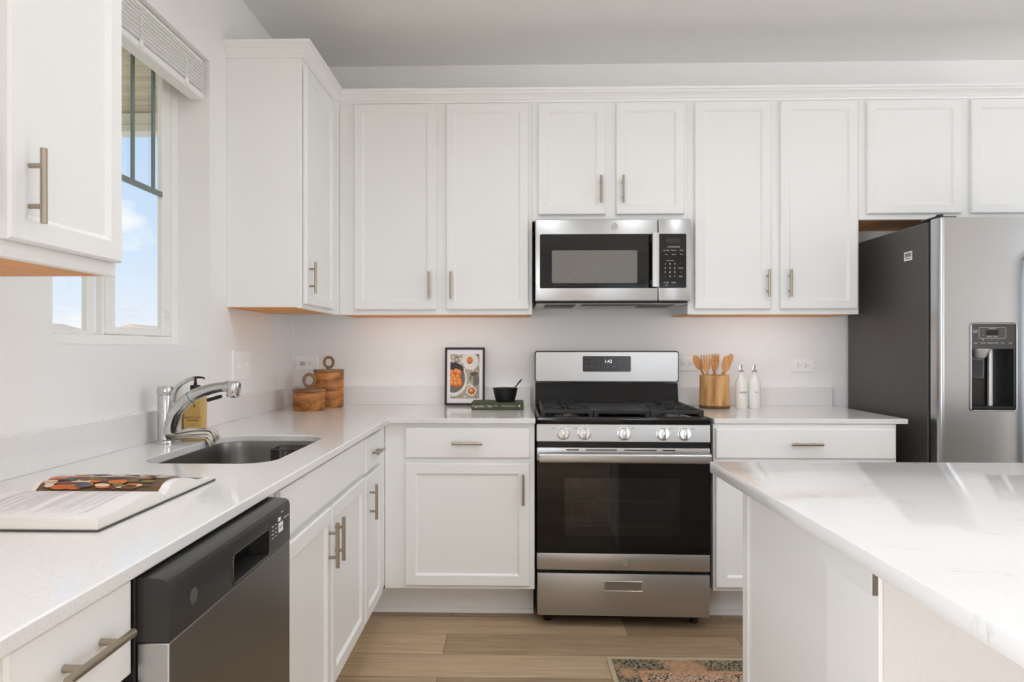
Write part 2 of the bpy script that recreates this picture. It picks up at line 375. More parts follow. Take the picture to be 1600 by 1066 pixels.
# glazing of the assumed openings out of view, added to let light in
f = MB()
for x in (2.52, 3.265, 4.01): f.box(x, x+.07, RY0-.09, RY0-.03, .0, 2.33)
f.box(2.59, 4.01, RY0-.09, RY0-.03, 2.26, 2.33).box(2.59, 4.01, RY0-.09, RY0-.03, 0, .07)
struct(f.build('door_1', VINYL, smooth=0))
f = MB()
for y in (-3.35, -2.33, -1.31): f.box(RX1+.03, RX1+.09, y, y+.06, .7, 2.4)
f.box(RX1+.03, RX1+.09, -3.29, -1.31, 2.34, 2.4).box(RX1+.03, RX1+.09, -3.29, -1.31, .7, .76)
struct(f.build('window_2', VINYL, smooth=0))
f = MB()
for y in (LW_Y0, -4.73, LW_Y1-.06): f.box(-.13, -.07, y, y+.06, LW_Z0, LW_Z1)
f.box(-.13, -.07, LW_Y0+.06, LW_Y1-.06, LW_Z1-.06, LW_Z1).box(-.13, -.07, LW_Y0+.06, LW_Y1-.06, LW_Z0, LW_Z0+.06)
struct(f.build('window_3', VINYL, smooth=0))

# kitchen window: vinyl slider with grilles in the upper part
def kitchen_window():
    X0, X1 = -.185, -.124
    f = MB()
    f.box(X0, X1, W_Y0, W_Y0+.045, W_Z0, W_Z1, .004).box(X0, X1, W_Y1-.045, W_Y1, W_Z0, W_Z1, .004)
    f.box(X0, X1, W_Y0+.045, W_Y1-.045, W_Z0, W_Z0+.034, .004).box(X0, X1, W_Y0+.045, W_Y1-.045, W_Z1-.04, W_Z1, .004)
    fr = struct(f.build('window_1', VINYL))
    for (ya, yb, xa, xb, zb) in ((-1.45, -1.047, -.150, -.128, W_Z0+.036), (-1.838, -1.462, -.180, -.158, W_Z0+.034)):
        s = MB(); st = .045 if xa > -.16 else .040; b = .026 if xa > -.16 else .012
        st2 = .062 if xa > -.16 else st
        s.box(xa, xb, ya, ya+st, zb, W_Z1-.04, .003).box(xa, xb, yb-st2, yb, zb, W_Z1-.04, .003)
        s.box(xa, xb, ya+st, yb-st2, zb, zb+b, .003).box(xa, xb, ya+st, yb-st2, W_Z1-.08, W_Z1-.04, .003)
        sash = s.build('sash', VINYL, fr)
        xm = (xa+xb)/2
        MB().poly([(xm, ya+st, zb+b), (xm, yb-st2, zb+b), (xm, yb-st2, W_Z1-.08), (xm, ya+st, W_Z1-.08)]).build('pane', GLASS, sash, smooth=0)
        g = MB(); g.box(xm+.003, xm+.010, ya+st, yb-st2, 1.786, 1.806)
        w_ = (yb-st2-ya-st)
        for q in (.36, .80) if xa > -.16 else (.33, .67): g.box(xm+.003, xm+.010, ya+st+w_*q-.008, ya+st+w_*q+.008, 1.806, W_Z1-.08)
        g.build('grille', GRID, sash, smooth=0)
    MB().box(-.128, -.112, -1.092, -1.080, 1.335, 1.365, .003).box(-.112, -.104, -1.096, -1.084, 1.342, 1.358, .002).build('latch', VINYL, fr)
    MB().box(-.160, -.137, -1.462, -1.45, W_Z0+.034, W_Z1-.04, .002).build('mullion', VINYL, fr)
kitchen_window()

# raised horizontal blind in the window opening
def blind():
    t = thing('window_blind', 'white horizontal slatted blind drawn up to the top of the window', 'blind', (-.03, -1.44, W_Z1-.145))
    y0, y1 = W_Y0+.012, W_Y1-.016
    MB().box(-.068, -.018, y0, y1, W_Z1-.016, W_Z1-.004, .003).build('headrail', SLATW, t)
    MB().box(-.070, -.016, y0, y1, W_Z1-.158, W_Z1-.132, .004).build('bottom_rail', mat('blind_rail', (240, 239, 236), .4), t)
    for k in range(23):
        z = W_Z1-.130+k*.0049
        r = []
        for j in range(5):
            u = -.069+.054*j/4; r.append((u, .0014*math.sin(PI*j/4)))
        p = [(u, z+h+.0026) for u, h in r]+[(u, z+h) for u, h in r[::-1]]
        o = .0012*math.sin(k*2.3)
        MB().prism(p, lambda q: (q[0]+o, y0+.004, q[1]), lambda q: (q[0]+o, y1-.004, q[1])).build('slat', SLATW, t)
    for y in (y0+.14, y0+.42, y1-.14):
        MB().cyl((-.013, y, W_Z1-.05), (-.013, y, W_Z1-.150), .0018, seg=8).box(-.0150, -.0115, y-.010, y+.010, W_Z1-.152, W_Z1-.128, .001).build('lift_cord', SLATW, t)
blind()

# ------------------------------------------------------------------ outside the window
struct(MB().box(-160, -.25, -60, 200, -.9, -.8).build('ground', GROUND, smooth=0))
struct(MB().box(-3.6, -.21, -6, 5.5, -.5, -.05).build('porch_slab', mat('concrete', (190, 186, 180), .9), smooth=0))
struct(MB().box(-3.0, -.21, -6, .75, 2.73, 2.80).build('porch_ceiling', PORCH, smooth=0))
struct(MB().box(-3.0, -.21, .60, .75, 2.615, 2.729, .006).box(-3.0, -.21, .585, .60, 2.60, 2.645, .003).build('porch_beam', BEAM, smooth=0))
def house(x, y, wd, dp, h, roof, label):
    t = thing('house', label, 'house', (x, y, -.8), 'houses across the field')
    MB().box(x-wd/2, x+wd/2, y-dp/2, y+dp/2, -.8, h).build('walls', SIDING, t, smooth=0)
    p = [(-wd/2-.6, h), (wd/2+.6, h), (0, h+roof)]
    MB().prism(p, lambda q: (x+q[0], y-dp/2-.5, q[1]), lambda q: (x+q[0], y+dp/2+.5, q[1])).build('roof', SHINGLE, t, smooth=0)
    for k in (-.25, .2): MB().box(x+wd/2, x+wd/2+.06, y+dp*k-.8, y+dp*k+.8, h-2.0, h-.7).build('window', BLKGLASS, t, smooth=0)
house(-68, 92, 10, 8, 3.5, 1.5, 'low grey house far off behind the left window pane')
house(-51, 99, 8, 7, 3.2, 1.6, 'low grey house far off behind the right window pane')
house(-74, 131, 15, 12, 4.2, 1.8, 'farthest low grey house on the horizon beyond the window')

# ------------------------------------------------------------------ cabinets
def handle(parent, c, axis, n, L=.133, gap=.072, so=.026, r=.0058):
    """bar pull: c centre on the face, axis along the bar, n away from the face"""
    c, a, n = Vector(c), Vector(axis), Vector(n)
    m = MB(); m.cyl(c+n*so-a*L/2, c+n*so+a*L/2, r, seg=16)
    for s in (-1, 1): m.cyl(c+a*s*gap/2+n*.0002, c+a*s*gap/2+n*so, r*.8, seg=12)
    return m.build('handle', NICKEL, parent)

ZF0, ZCT = .163, .892                                   # bottom of the face frames, underside of the worktops
YB, XL = -.670, .624                                    # face frame planes of the back run and the left run
def carcass(x0, x1, y0, y1, z0, z1, front, kick, tk=.018):
    """open-topped base box; front = '-y' or '+x'"""
    m = MB()
    if front == '-y':
        m.box(x0, x0+tk, y0+.02, y1, z0, z1).box(x1-tk, x1, y0+.02, y1, z0, z1).box(x0+tk, x1-tk, y0+.02, y1, z0, z0+tk).box(x0+tk, x1-tk, y1-.01, y1, z0+tk, z1)
        m.box(x0, x1, kick, kick+.02, 0, z0)
    else:
        m.box(x0, x1-.02, y0, y0+tk, z0, z1).box(x0, x1-.02, y1-tk, y1, z0, z1).box(x0, x1-.02, y0+tk, y1-tk, z0, z0+tk).box(x0, x0+.01, y0+tk, y1-tk, z0+tk, z1)
        m.box(kick-.02, kick, y0, y1, 0, z0)
    return m
def frame_panel(m, u0, u1, v0, v1, f, t=.02): 
    p = [Vector(f(u, v, d)) for u, v, d in ((u0, v0, -t), (u1, v1, 0))]
    m.box(min(p[0].x, p[1].x), max(p[0].x, p[1].x), min(p[0].y, p[1].y), max(p[0].y, p[1].y), v0, v1, .0012)

def base_cabinet(label, span, plane, fronts, back, kick, group):
    """plane 'b' back run or 'l' left run; fronts: (kind, u0, u1, v0, v1, handle)"""
    u0, u1 = span
    if plane == 'b': t = thing('base_cabinet', label, 'cabinet', ((u0+u1)/2, YB/2, 0), group); F = FB(YB); nrm = (0, -1, 0); hor = (1, 0, 0); m = carcass(u0, u1, YB, back, ZF0, ZCT-.002, '-y', kick)
    else: t = thing('base_cabinet', label, 'cabinet', (XL/2, (u0+u1)/2, 0), group); F = FL(XL); nrm = (1, 0, 0); hor = (0, 1, 0); m = carcass(back, XL, u0, u1, ZF0, ZCT-.002, '+x', kick)
    frame_panel(m, u0, u1, ZF0, ZCT-.002, F)
    m.build('body', CAB, t)
    for kind, a, b, c, d, h in fronts:
        p = MB().panel(a, b, c, d, F, slab=(kind != 'door')).build('door' if kind == 'door' else ('drawer' if kind == 'drawer' else 'false_front'), CAB, t)
        if h:
            hu, hv, hd = h
            handle(p, F(hu, hv, .019), (0, 0, 1) if hd == 'v' else hor, nrm)
    return t
GB = 'white base cabinets'
KB = -.510
base_cabinet('white base cabinet with one drawer over one door, left of the range', (.626, 1.284), 'b',
             [('drawer', .718, 1.262, .740, .873, (.990, .805, 'h')), ('door', .718, 1.262, .181, .717, (1.233, .606, 'v'))], -.012, KB, GB)
base_cabinet('white base cabinet with one wide drawer between the range and the refrigerator', (2.060, 2.846), 'b',
             [('drawer', 2.068, 2.835, .742, .871, (2.449, .806, 'h')), ('door', 2.068, 2.440, .181, .719, (2.405, .60, 'v')), ('door', 2.463, 2.835, .181, .719, (2.50, .60, 'v'))], -.012, KB, GB)
KL = .49
base_cabinet('narrow white base cabinet with a small drawer over a door at the inside corner', (-1.131, -.692), 'l',
             [('drawer', -1.120, -.815, .752, .878, (-.968, .812, 'h')), ('door', -1.120, -.815, .190, .735, (-1.055, .632, 'v'))], .012, KL, GB)
base_cabinet('white sink base cabinet with two doors, right of the dishwasher', (-2.052, -1.133), 'l',
             [('false', -2.015, -1.142, .762, .882, None), ('door', -2.015, -1.588, .190, .742, (-1.618, .634, 'v')), ('door', -1.578, -1.142, .190, .742, (-1.548, .634, 'v'))], .012, KL, GB)
base_cabinet('white base cabinet with a drawer at the near left, before the dishwasher', (-2.895, -2.6235), 'l',
             [('drawer', -2.864, -2.630, .752, .890, (-2.738, .830, 'h')), ('door', -2.864, -2.630, .190, .735, (-2.70, .62, 'v'))], .012, KL, GB)
base_cabinet('white base cabinet at the near end of the left worktop', (-3.70, -2.897), 'l',
             [('drawer', -3.66, -3.32, .752, .890, (-3.49, .83, 'h')), ('drawer', -3.29, -2.95, .752, .890, (-3.12, .83, 'h')), ('door', -3.66, -3.32, .190, .735, (-3.36, .62, 'v')), ('door', -3.29, -2.95, .190, .735, (-3.25, .62, 'v'))], .012, KL, GB)
# corner filler board joining both runs, shoe mouldings at the floor
struct(MB().box(XL-.02, XL, -.691, -.651, 0.163, ZCT-.002).box(.47, .6255, KB, KB+.02, 0, .163).box(KL-.02, KL, -.691, KB-.001, 0, .163).box(.44, XL, -.691, -.05, .1632, .175).build('trim_1', TRIM, smooth=0))
def shoe(name, a, b):
    p = [(0, 0), (.017, 0), (.016, .008), (.010, .016), (0, .019)]
    if a[1] == b[1]: o = MB().prism(p, lambda q: (a[0], a[1]-q[0], q[1]), lambda q: (b[0], b[1]-q[0], q[1]))
    else: o = MB().prism(p, lambda q: (a[0]+q[0], a[1], q[1]), lambda q: (b[0]+q[0], b[1], q[1]))
    return struct(o.build(name, TRIM))
shoe('trim_2', (.5, KB-.0005), (1.284, KB-.0005)); shoe('trim_3', (2.060, KB-.0005), (2.846, KB-.0005)); shoe('trim_4', (KL+.0005, -2.052), (KL+.0005, -.53))

UZ0, UZ1, YU, XU = 1.384, 2.43, -.324, .312
def wall_cabinet(label, span, plane, fronts, z0, group, ends=(None, None), depth=None):
    u0, u1 = span
    if plane == 'b':
        t = thing('wall_cabinet', label, 'cabinet', ((u0+u1)/2, YU/2, z0), group); F = FB(YU); nrm = (0, -1, 0)
        m = MB().box(u0, u1, YU+.02, -.001, z0+.004, UZ1)
        un = (u0+.002, u1-.002, YU+.022, -.002)
    else:
        t = thing('wall_cabinet', label, 'cabinet', (XU/2, (u0+u1)/2, z0), group); F = FL(XU); nrm = (1, 0, 0)
        m = MB().box(.001, XU-.02, u0, u1, z0+.004, UZ1)
        un = (.002, XU-.022, u0+.002, u1-.002)
    frame_panel(m, u0, u1, z0, UZ1, F)
    m.build('body', CAB, t)
    MB().box(*un, z0+.001, z0+.0038).build('underside', UNDER, t, smooth=0)
    for a, b, c, d, hu, hv in fronts:
        p = MB().panel(a, b, c, d, F, t=.02, rail=.041).build('door', CAB, t)
        if hu is not None: handle(p, F(hu, hv, .02), (0, 0, 1), nrm)
    return t
GU = 'white wall cabinets'
wall_cabinet('white two-door wall cabinet left of the microwave', (.334, 1.284), 'b', [(.410, .813, 1.408, 2.415, .782, 1.525), (.863, 1.266, 1.408, 2.415, .888, 1.525)], UZ0, GU)
wall_cabinet('short white two-door wall cabinet above the microwave', (1.2845, 2.0405), 'b', [(1.313, 1.639, 1.870, 2.414, 1.616, 1.988), (1.692, 2.022, 1.870, 2.414, 1.723, 1.988)], 1.842, GU)
wall_cabinet('white two-door wall cabinet between the microwave and the refrigerator', (2.041, 2.865), 'b', [(2.072, 2.437, 1.409, 2.415, 2.420, 1.532), (2.483, 2.853, 1.409, 2.415, 2.523, 1.532)], UZ0, GU)
wall_cabinet('short white two-door wall cabinet above the refrigerator', (2.8655, 3.875), 'b', [(2.898, 3.347, 1.868, 2.417, None, 0), (3.392, 3.842, 1.868, 2.417, None, 0)], 1.842, GU)
wall_cabinet('white wall cabinet right of the window, in the corner', (-.845, -.3455), 'l', [(-.832, -.408, 1.404, 2.395, -.80, 1.516)], 1.386, GU)
wall_cabinet('white wall cabinet at the near left, before the window', (-3.02, -2.125), 'l', [(-2.459, -2.133, 1.405, 2.40, -2.413, 1.505), (-2.99, -2.50, 1.405, 2.40, -2.545, 1.505)], 1.376, GU)
struct(MB().box(XU, .333, -.3445, YU, UZ0, UZ1).build('trim_5', TRIM, smooth=0))

# crown moulding swept round the cabinet tops
def crown(name, path, closed_end=None):
    prof = [(0, 2.424), (.006, 2.424), (.008, 2.432), (.014, 2.436), (.017, 2.442), (.030, 2.455), (.038, 2.460), (.040, 2.466), (.047, 2.468), (.049, 2.480), (0, 2.480)]
    P = [Vector((a, b)) for a, b in path]; rows = []
    for i, p in enumerate(P):
        dirs = []
        if i > 0: dirs.append((P[i]-P[i-1]).normalized())
        if i < len(P)-1: dirs.append((P[i+1]-P[i]).normalized())
        ns = [Vector((d.y, -d.x)) for d in dirs]
        if len(ns) == 1: o = ns[0]
        else: o = (ns[0]+ns[1])/(1+ns[0].dot(ns[1]))
        rows.append([(p.x+o.x*q, p.y+o.y*q, z) for q, z in prof])
    m = MB().quads([r+[r[0]] for r in rows]); m.poly(rows[0]); m.poly(rows[-1])
    return struct(m.build(name, TRIM, smooth=25))
crown('trim_6', [(.001, -.8455), (XU+.0005, -.8455), (XU+.0005, YU-.0005), (3.876, YU-.0005)])
crown('trim_7', [(XU+.0005, -3.02), (XU+.0005, -2.1245), (.001, -2.1245)])

# ------------------------------------------------------------------ worktops
def worktop(name, outer, holes, z0, z1, m, parent):
    t = bmesh.new(); edges = []
    for loop in [outer]+holes:
        vs = [t.verts.new((x, y, z1)) for x, y in loop]
        edges += [t.edges.new((vs[i], vs[(i+1) % len(vs)])) for i in range(len(vs))]
    bmesh.ops.triangle_fill(t, use_beauty=True, edges=edges)
    r = bmesh.ops.extrude_face_region(t, geom=list(t.faces)); vs = [g for g in r['geom'] if isinstance(g, bmesh.types.BMVert)]
    bmesh.ops.translate(t, vec=(0, 0, z0-z1), verts=vs)
    bmesh.ops.recalc_face_normals(t, faces=t.faces)
    mb = MB(); mb._add(t); return mb.build(name, m, parent, bev=.0025)
SK = (.183, .545, -1.838, -1.275)
sink_hole = rounded(*SK, .085, 10)
ct = thing('countertop', 'L-shaped white quartz countertop running along the window wall to the range', 'countertop', (.33, -1.6, .892), 'white quartz countertops')
worktop('worktop', [(.001, -.001), (1.2865, -.001), (1.2865, -.702), (.652, -.702), (.652, -3.72), (.001, -3.72)], [sink_hole[::-1]], .892, .914, QUARTZ, ct)
MB().box(.001, .021, -3.72, -.0215, .9142, 1.014, .0015).build('backsplash', QUARTZ, ct)
MB().box(.001, 1.2865, -.021, -.001, .9142, 1.014, .0015).build('backsplash', QUARTZ, ct)
ct = thing('countertop', 'short white quartz countertop between the range and the refrigerator', 'countertop', (2.47, -.33, .892), 'white quartz countertops')
worktop('worktop', [(2.060, -.001), (2.889, -.001), (2.889, -.685), (2.060, -.685)], [], .892, .914, QUARTZ, ct)
MB().box(2.060, 2.917-.03, -.021, -.001, .9142, 1.012, .0015).build('backsplash', QUARTZ, ct)

# ------------------------------------------------------------------ sink
def sink():
    t = thing('kitchen_sink', 'undermount stainless steel sink basin set in the left worktop', 'sink', (.364, -1.556, .70))
    x0, x1, y0, y1 = SK; g = .004
    def loop(i, z, r): return [(x, y, z) for x, y in rounded(x0-g+i, x1+g-i, y0-g+i, y1+g-i, r, 10)]
    rows = [loop(-.018, .8915, .10), loop(0, .8915, .088), loop(.002, .86, .088), loop(.006, .735, .085), loop(.014, .712, .082), loop(.03, .702, .07), loop(.10, .700, .03), loop(.15, .699, .02)]
    m = MB(); m.quads(rows, closed_u=True); m.poly(rows[-1])
    o = m.build('basin', STEELV, t, smooth=60)
    MB().lathe([(0, .7005), (.012, .7005), (.018, .703), (.040, .7035), (.044, .7005), (.044, .698), (0, .698)], (.364, -1.556, 0)).build('drain', CHROME, t)
sink()
def sink_basket():
    t = thing('sink_caddy', 'dark wire caddy hanging inside the sink at its far end', 'caddy', (.45, -1.35, .80))
    # hooked over the front wall of the basin
    x0, x1, y0, y1, z0, z1 = .388, .514, -1.405, -1.312, .80, .884
    m = MB()
    for z, r in ((z1, .0024), (z0+.03, .0014), (z0, .0018)):
        m.tube([(x, y, z) for x, y in rounded(x0, x1, y0, y1, .012, 3)], r, 8, closed=True)
    for k in range(13):
        y = y0+.008+(y1-y0-.016)*k/12
        m.tube([(x0, y, z1), (x0, y, z0), (x1, y, z0), (x1, y, z1)], .0012, 6)
    for k in range(7):
        x = x0+.008+(x1-x0-.016)*k/6
        m.tube([(x, y0, z1), (x, y0, z0), (x, y1, z0), (x, y1, z1)], .0012, 6)
    m.build('basket', WIRE, t)
    MB().box(x0-.001, x0+.006, y0+.02, y0+.06, z1-.016, z1+.004, .002).build('clip', WIRE, t)
    for y in (y0+.03, y1-.03):
        MB().tube([(x1, y, z1), (.535, y, z1+.002), (.5435, y, z1-.004)], .0018, 8).build('suction_hook', WIRE, t)
sink_basket()

# ------------------------------------------------------------------ faucet
def faucet():
    bx, by = .076, -1.475
    t = thing('faucet', 'chrome pull-out kitchen faucet behind the sink', 'faucet', (bx, by, .9145))
    MB().lathe([(0, 0), (.028, 0), (.0285, .004), (.027, .010), (.023, .013), (0, .013)], (bx, by, .9145)).build('base', CHROME, t)
    MB().lathe([(0, .0), (.0225, 0), (.0225, .135), (.0215, .139), (.0215, .141), (.0235, .143), (.0245, .150), (.0245, .160), (.023, .168), (.012, .171), (0, .171)], (bx, by, .9275)).build('body', CHROME, t)
    pts = []; rad = []
    P = [(.012, .02), (.022, .060), (.036, .090), (.060, .117), (.092, .139), (.130, .155), (.165, .164), (.200, .169)]
    R = [.024, .0235, .0225, .021, .0195, .018, .0165, .0155]
    # spline
    for i in range(len(P)-1):
        for k in range(4):
            u = k/4; p0 = P[max(i-1, 0)]; p1 = P[i]; p2 = P[i+1]; p3 = P[min(i+2, len(P)-1)]
            c = [.5*((2*p1[j])+(-p0[j]+p2[j])*u+(2*p0[j]-5*p1[j]+4*p2[j]-p3[j])*u*u+(-p0[j]+3*p1[j]-3*p2[j]+p3[j])*u**3) for j in (0, 1)]
            pts.append((bx+c[0], by+.01*u*0, .928+c[1])); rad.append(R[i]*(1-u)+R[i+1]*u)
    pts.append((bx+P[-1][0], by, .928+P[-1][1])); rad.append(R[-1])
    sp = MB().tube(pts, rad, 20).build('spout', CHROME, t)
    k = 15
    d = (Vector(pts[k+1])-Vector(pts[k])).normalized()
    MB().tube([Vector(pts[k])-d*.0008, Vector(pts[k])+d*.0008], rad[k]+.0006, 20).build('seam', BLKPLASTIC, sp)
    e = Vector(pts[-1])
    hd = MB(); hd.tube([e-Vector((.012, 0, .002)), e+Vector((.004, 0, .0)), e+Vector((.016, 0, -.003)), e+Vector((.022, 0, -.004))], [.0165, .0185, .0185, .015], 24)
    hd.lathe([(0, -.033), (.017, -.033), (.0195, -.031), (.0205, -.026), (.0215, .008), (.0205, .014), (.016, .0175), (0, .0185)], (e.x+.022, e.y, e.z), 28, M=Matrix.Translation(e)@Matrix.Rotation(.10, 4, 'Y')@Matrix.Translation(-e))
    hd.build('spray_head', CHROME, t)
    MB().box(e.x-.075, e.x-.025, by-.007, by+.007, e.z-.031, e.z-.020, .003, M=Matrix.Translation(e)@Matrix.Rotation(-.28, 4, 'Y')@Matrix.Translation(-e)).build('spray_button', BLKPLASTIC, t)
    lv = MB(); B = Vector((bx, by, 0))
    lv.tube([B+Vector(q) for q in ((.020, .004, 1.052), (.026, .004, 1.075), (.036, .004, 1.092), (.052, .004, 1.106), (.072, .004, 1.117), (.090, .004, 1.122))], [.0125, .011, .0085, .007, .0062, .006], 14)
    lv.cyl(B+Vector((.019, .004, .965)), B+Vector((.020, .004, 1.056)), .0085, .0125, 14)
    lv.build('lever', CHROME, t)
faucet()

# ------------------------------------------------------------------ things on the left worktop
ZT = .9146
def soap():
    cx, cy = .040, -1.165
    cx, cy = .062, -1.245
    t = thing('soap_bottle', 'amber hand soap bottle with a black pump, behind the faucet', 'soap bottle', (cx, cy, ZT))
    MB().prism(rounded(cx-.033, cx+.033, cy-.024, cy+.024, .008, 4), lambda p: (p[0], p[1], ZT), lambda p: (p[0], p[1], ZT+.132)).build('bottle', SOAP, t, bev=.002)
    MB().lathe([(.023, .1323), (.023, .138), (.018, .145), (.013, .149), (.013, .156), (0, .156)], (cx, cy, ZT), 24).build('neck', CLEARP, t)
    m = MB(); m.lathe([(0, .1563), (.0175, .1563), (.0175, .171), (.0165, .173), (.006, .174), (.006, .181), (.0045, .182), (.0045, .196), (.008, .198), (.008, .203), (0, .204)], (cx, cy, ZT), 24)
    m.tube([(cx-.006, cy, ZT+.200), (cx+.012, cy, ZT+.201), (cx+.030, cy, ZT+.199), (cx+.033, cy, ZT+.194)], [.0045, .004, .003, .0028], 10)
    m.build('pump', BLKPLASTIC, t)
    y = cy-.0243
    l = MB(); X, U = (1, 0, 0), (0, 0, 1)
    l.text('HENDLEY AND', .0088, TX((cx+.002, y, ZT+.060), X, U), .0001).text('MAYNARD', .0088, TX((cx+.002, y, ZT+.050), X, U), .0001).text('hand soap', .004, TX((cx+.002, y, ZT+.037), X, U), .0001)
    l.tube([(cx+.008, y, ZT+.095), (cx+.008, y-.0002, ZT+.102), (cx+.008, y, ZT+.110)], [.001, .003, .0008], 8)
    l.build('lettering', mat('brown_print', (96, 72, 30), .6), t, smooth=0)
soap()

def dish_towel():
    # folded striped cloth lying over the back rim of the sink and hanging a little into it
    t = thing('dish_towel', 'striped beige cloth draped over the sink rim beside the faucet', 'towel', (.14, -1.36, ZT))
    layers = []
    for L in range(4):
        rows = []; off = .0065*L
        for i in range(19):
            s = i/18
            x = .080+s*.118; zz = ZT+.006+off+.008*math.sin(s*2.6)*(1-s*.6)
            if x > .188: zz -= (x-.188)*2.2
            row = []
            for j in range(9):
                v = j/8
                y = -1.462+.012*L+v*(.065-.02*s)+s*.030
                z = max(zz+.0035*math.sin(v*9+L*1.7+s*3), ZT+.0034) if x <= .188 else zz+.0035*math.sin(v*9+L*1.7+s*3)
                row.append((x+.003*math.sin(L*2+v*5), y, z))
            rows.append(row)
        m = MB()
        for i in range(18):
            for j in range(8):
                m.mi = 1 if j in (2, 5) else 0
                m.poly([rows[i][j], rows[i][j+1], rows[i+1][j+1], rows[i+1][j]])
        bmesh.ops.remove_doubles(m.bm, verts=m.bm.verts, dist=1e-6)
        o = m.build('fold', [CLOTH, CLOTHS], t, smooth=80)
        sd = o.modifiers.new('solid', 'SOLIDIFY'); sd.thickness = .0022
    m = MB(); M = Matrix.Translation((.172, -1.372, ZT+.002))@Matrix.Rotation(.12, 4, 'Y')
    m.box(-.016, .016, -.001, .001, 0, .036, .0005, M=M).build('label_tag', PAPER, t)
dish_towel()

def canister(cx, cy, r, h, loop_r, label):
    t = thing('wooden_canister', label, 'canister', (cx, cy, ZT), 'carved wooden canisters')
    MB().lathe([(0, 0), (r*.95, 0), (r*.99, .003), (r, h*.3), (r, h-.004), (r*.985, h-.001), (0, h-.001)], (cx, cy, ZT), 40).build('body', CANW, t)
    lid = MB().lathe([(0, h), (r*1.01, h), (r*1.02, h+.003), (r*1.02, h+.009), (r*1.0, h+.012), (r*.3, h+.013), (0, h+.013)], (cx, cy, ZT), 40).build('lid', CANLID, t)
    m = MB(); zc = ZT+h+.013+loop_r*1.55
    ring = [(cx+loop_r*math.cos(a), cy, zc+loop_r*math.sin(a)*1.12) for a in [2*PI*k/28 for k in range(28)]]
    m.tube(ring, loop_r*.30, 12, closed=True, up=(0, 1, 0))
    m.lathe([(0, 0), (loop_r*.62, 0), (loop_r*.42, .006), (loop_r*.34, loop_r*.35), (loop_r*.40, loop_r*.55), (0, loop_r*.6)], (cx, cy, ZT+h+.0131), 20)
    m.build('ring_knob', tint(mat('mango_wood_grey', (142, 110, 80), .55), [(.3, (116, 86, 58)), (.7, (160, 126, 92))], 14, (1, 1, 2)), lid)
canister(.232, -.150, .076, .182, .0235, 'taller wooden canister with a ring-handled lid in the counter corner')
canister(.187, -.335, .077, .092, .0265, 'shorter wooden canister with a ring-handled lid, in front of the taller one')

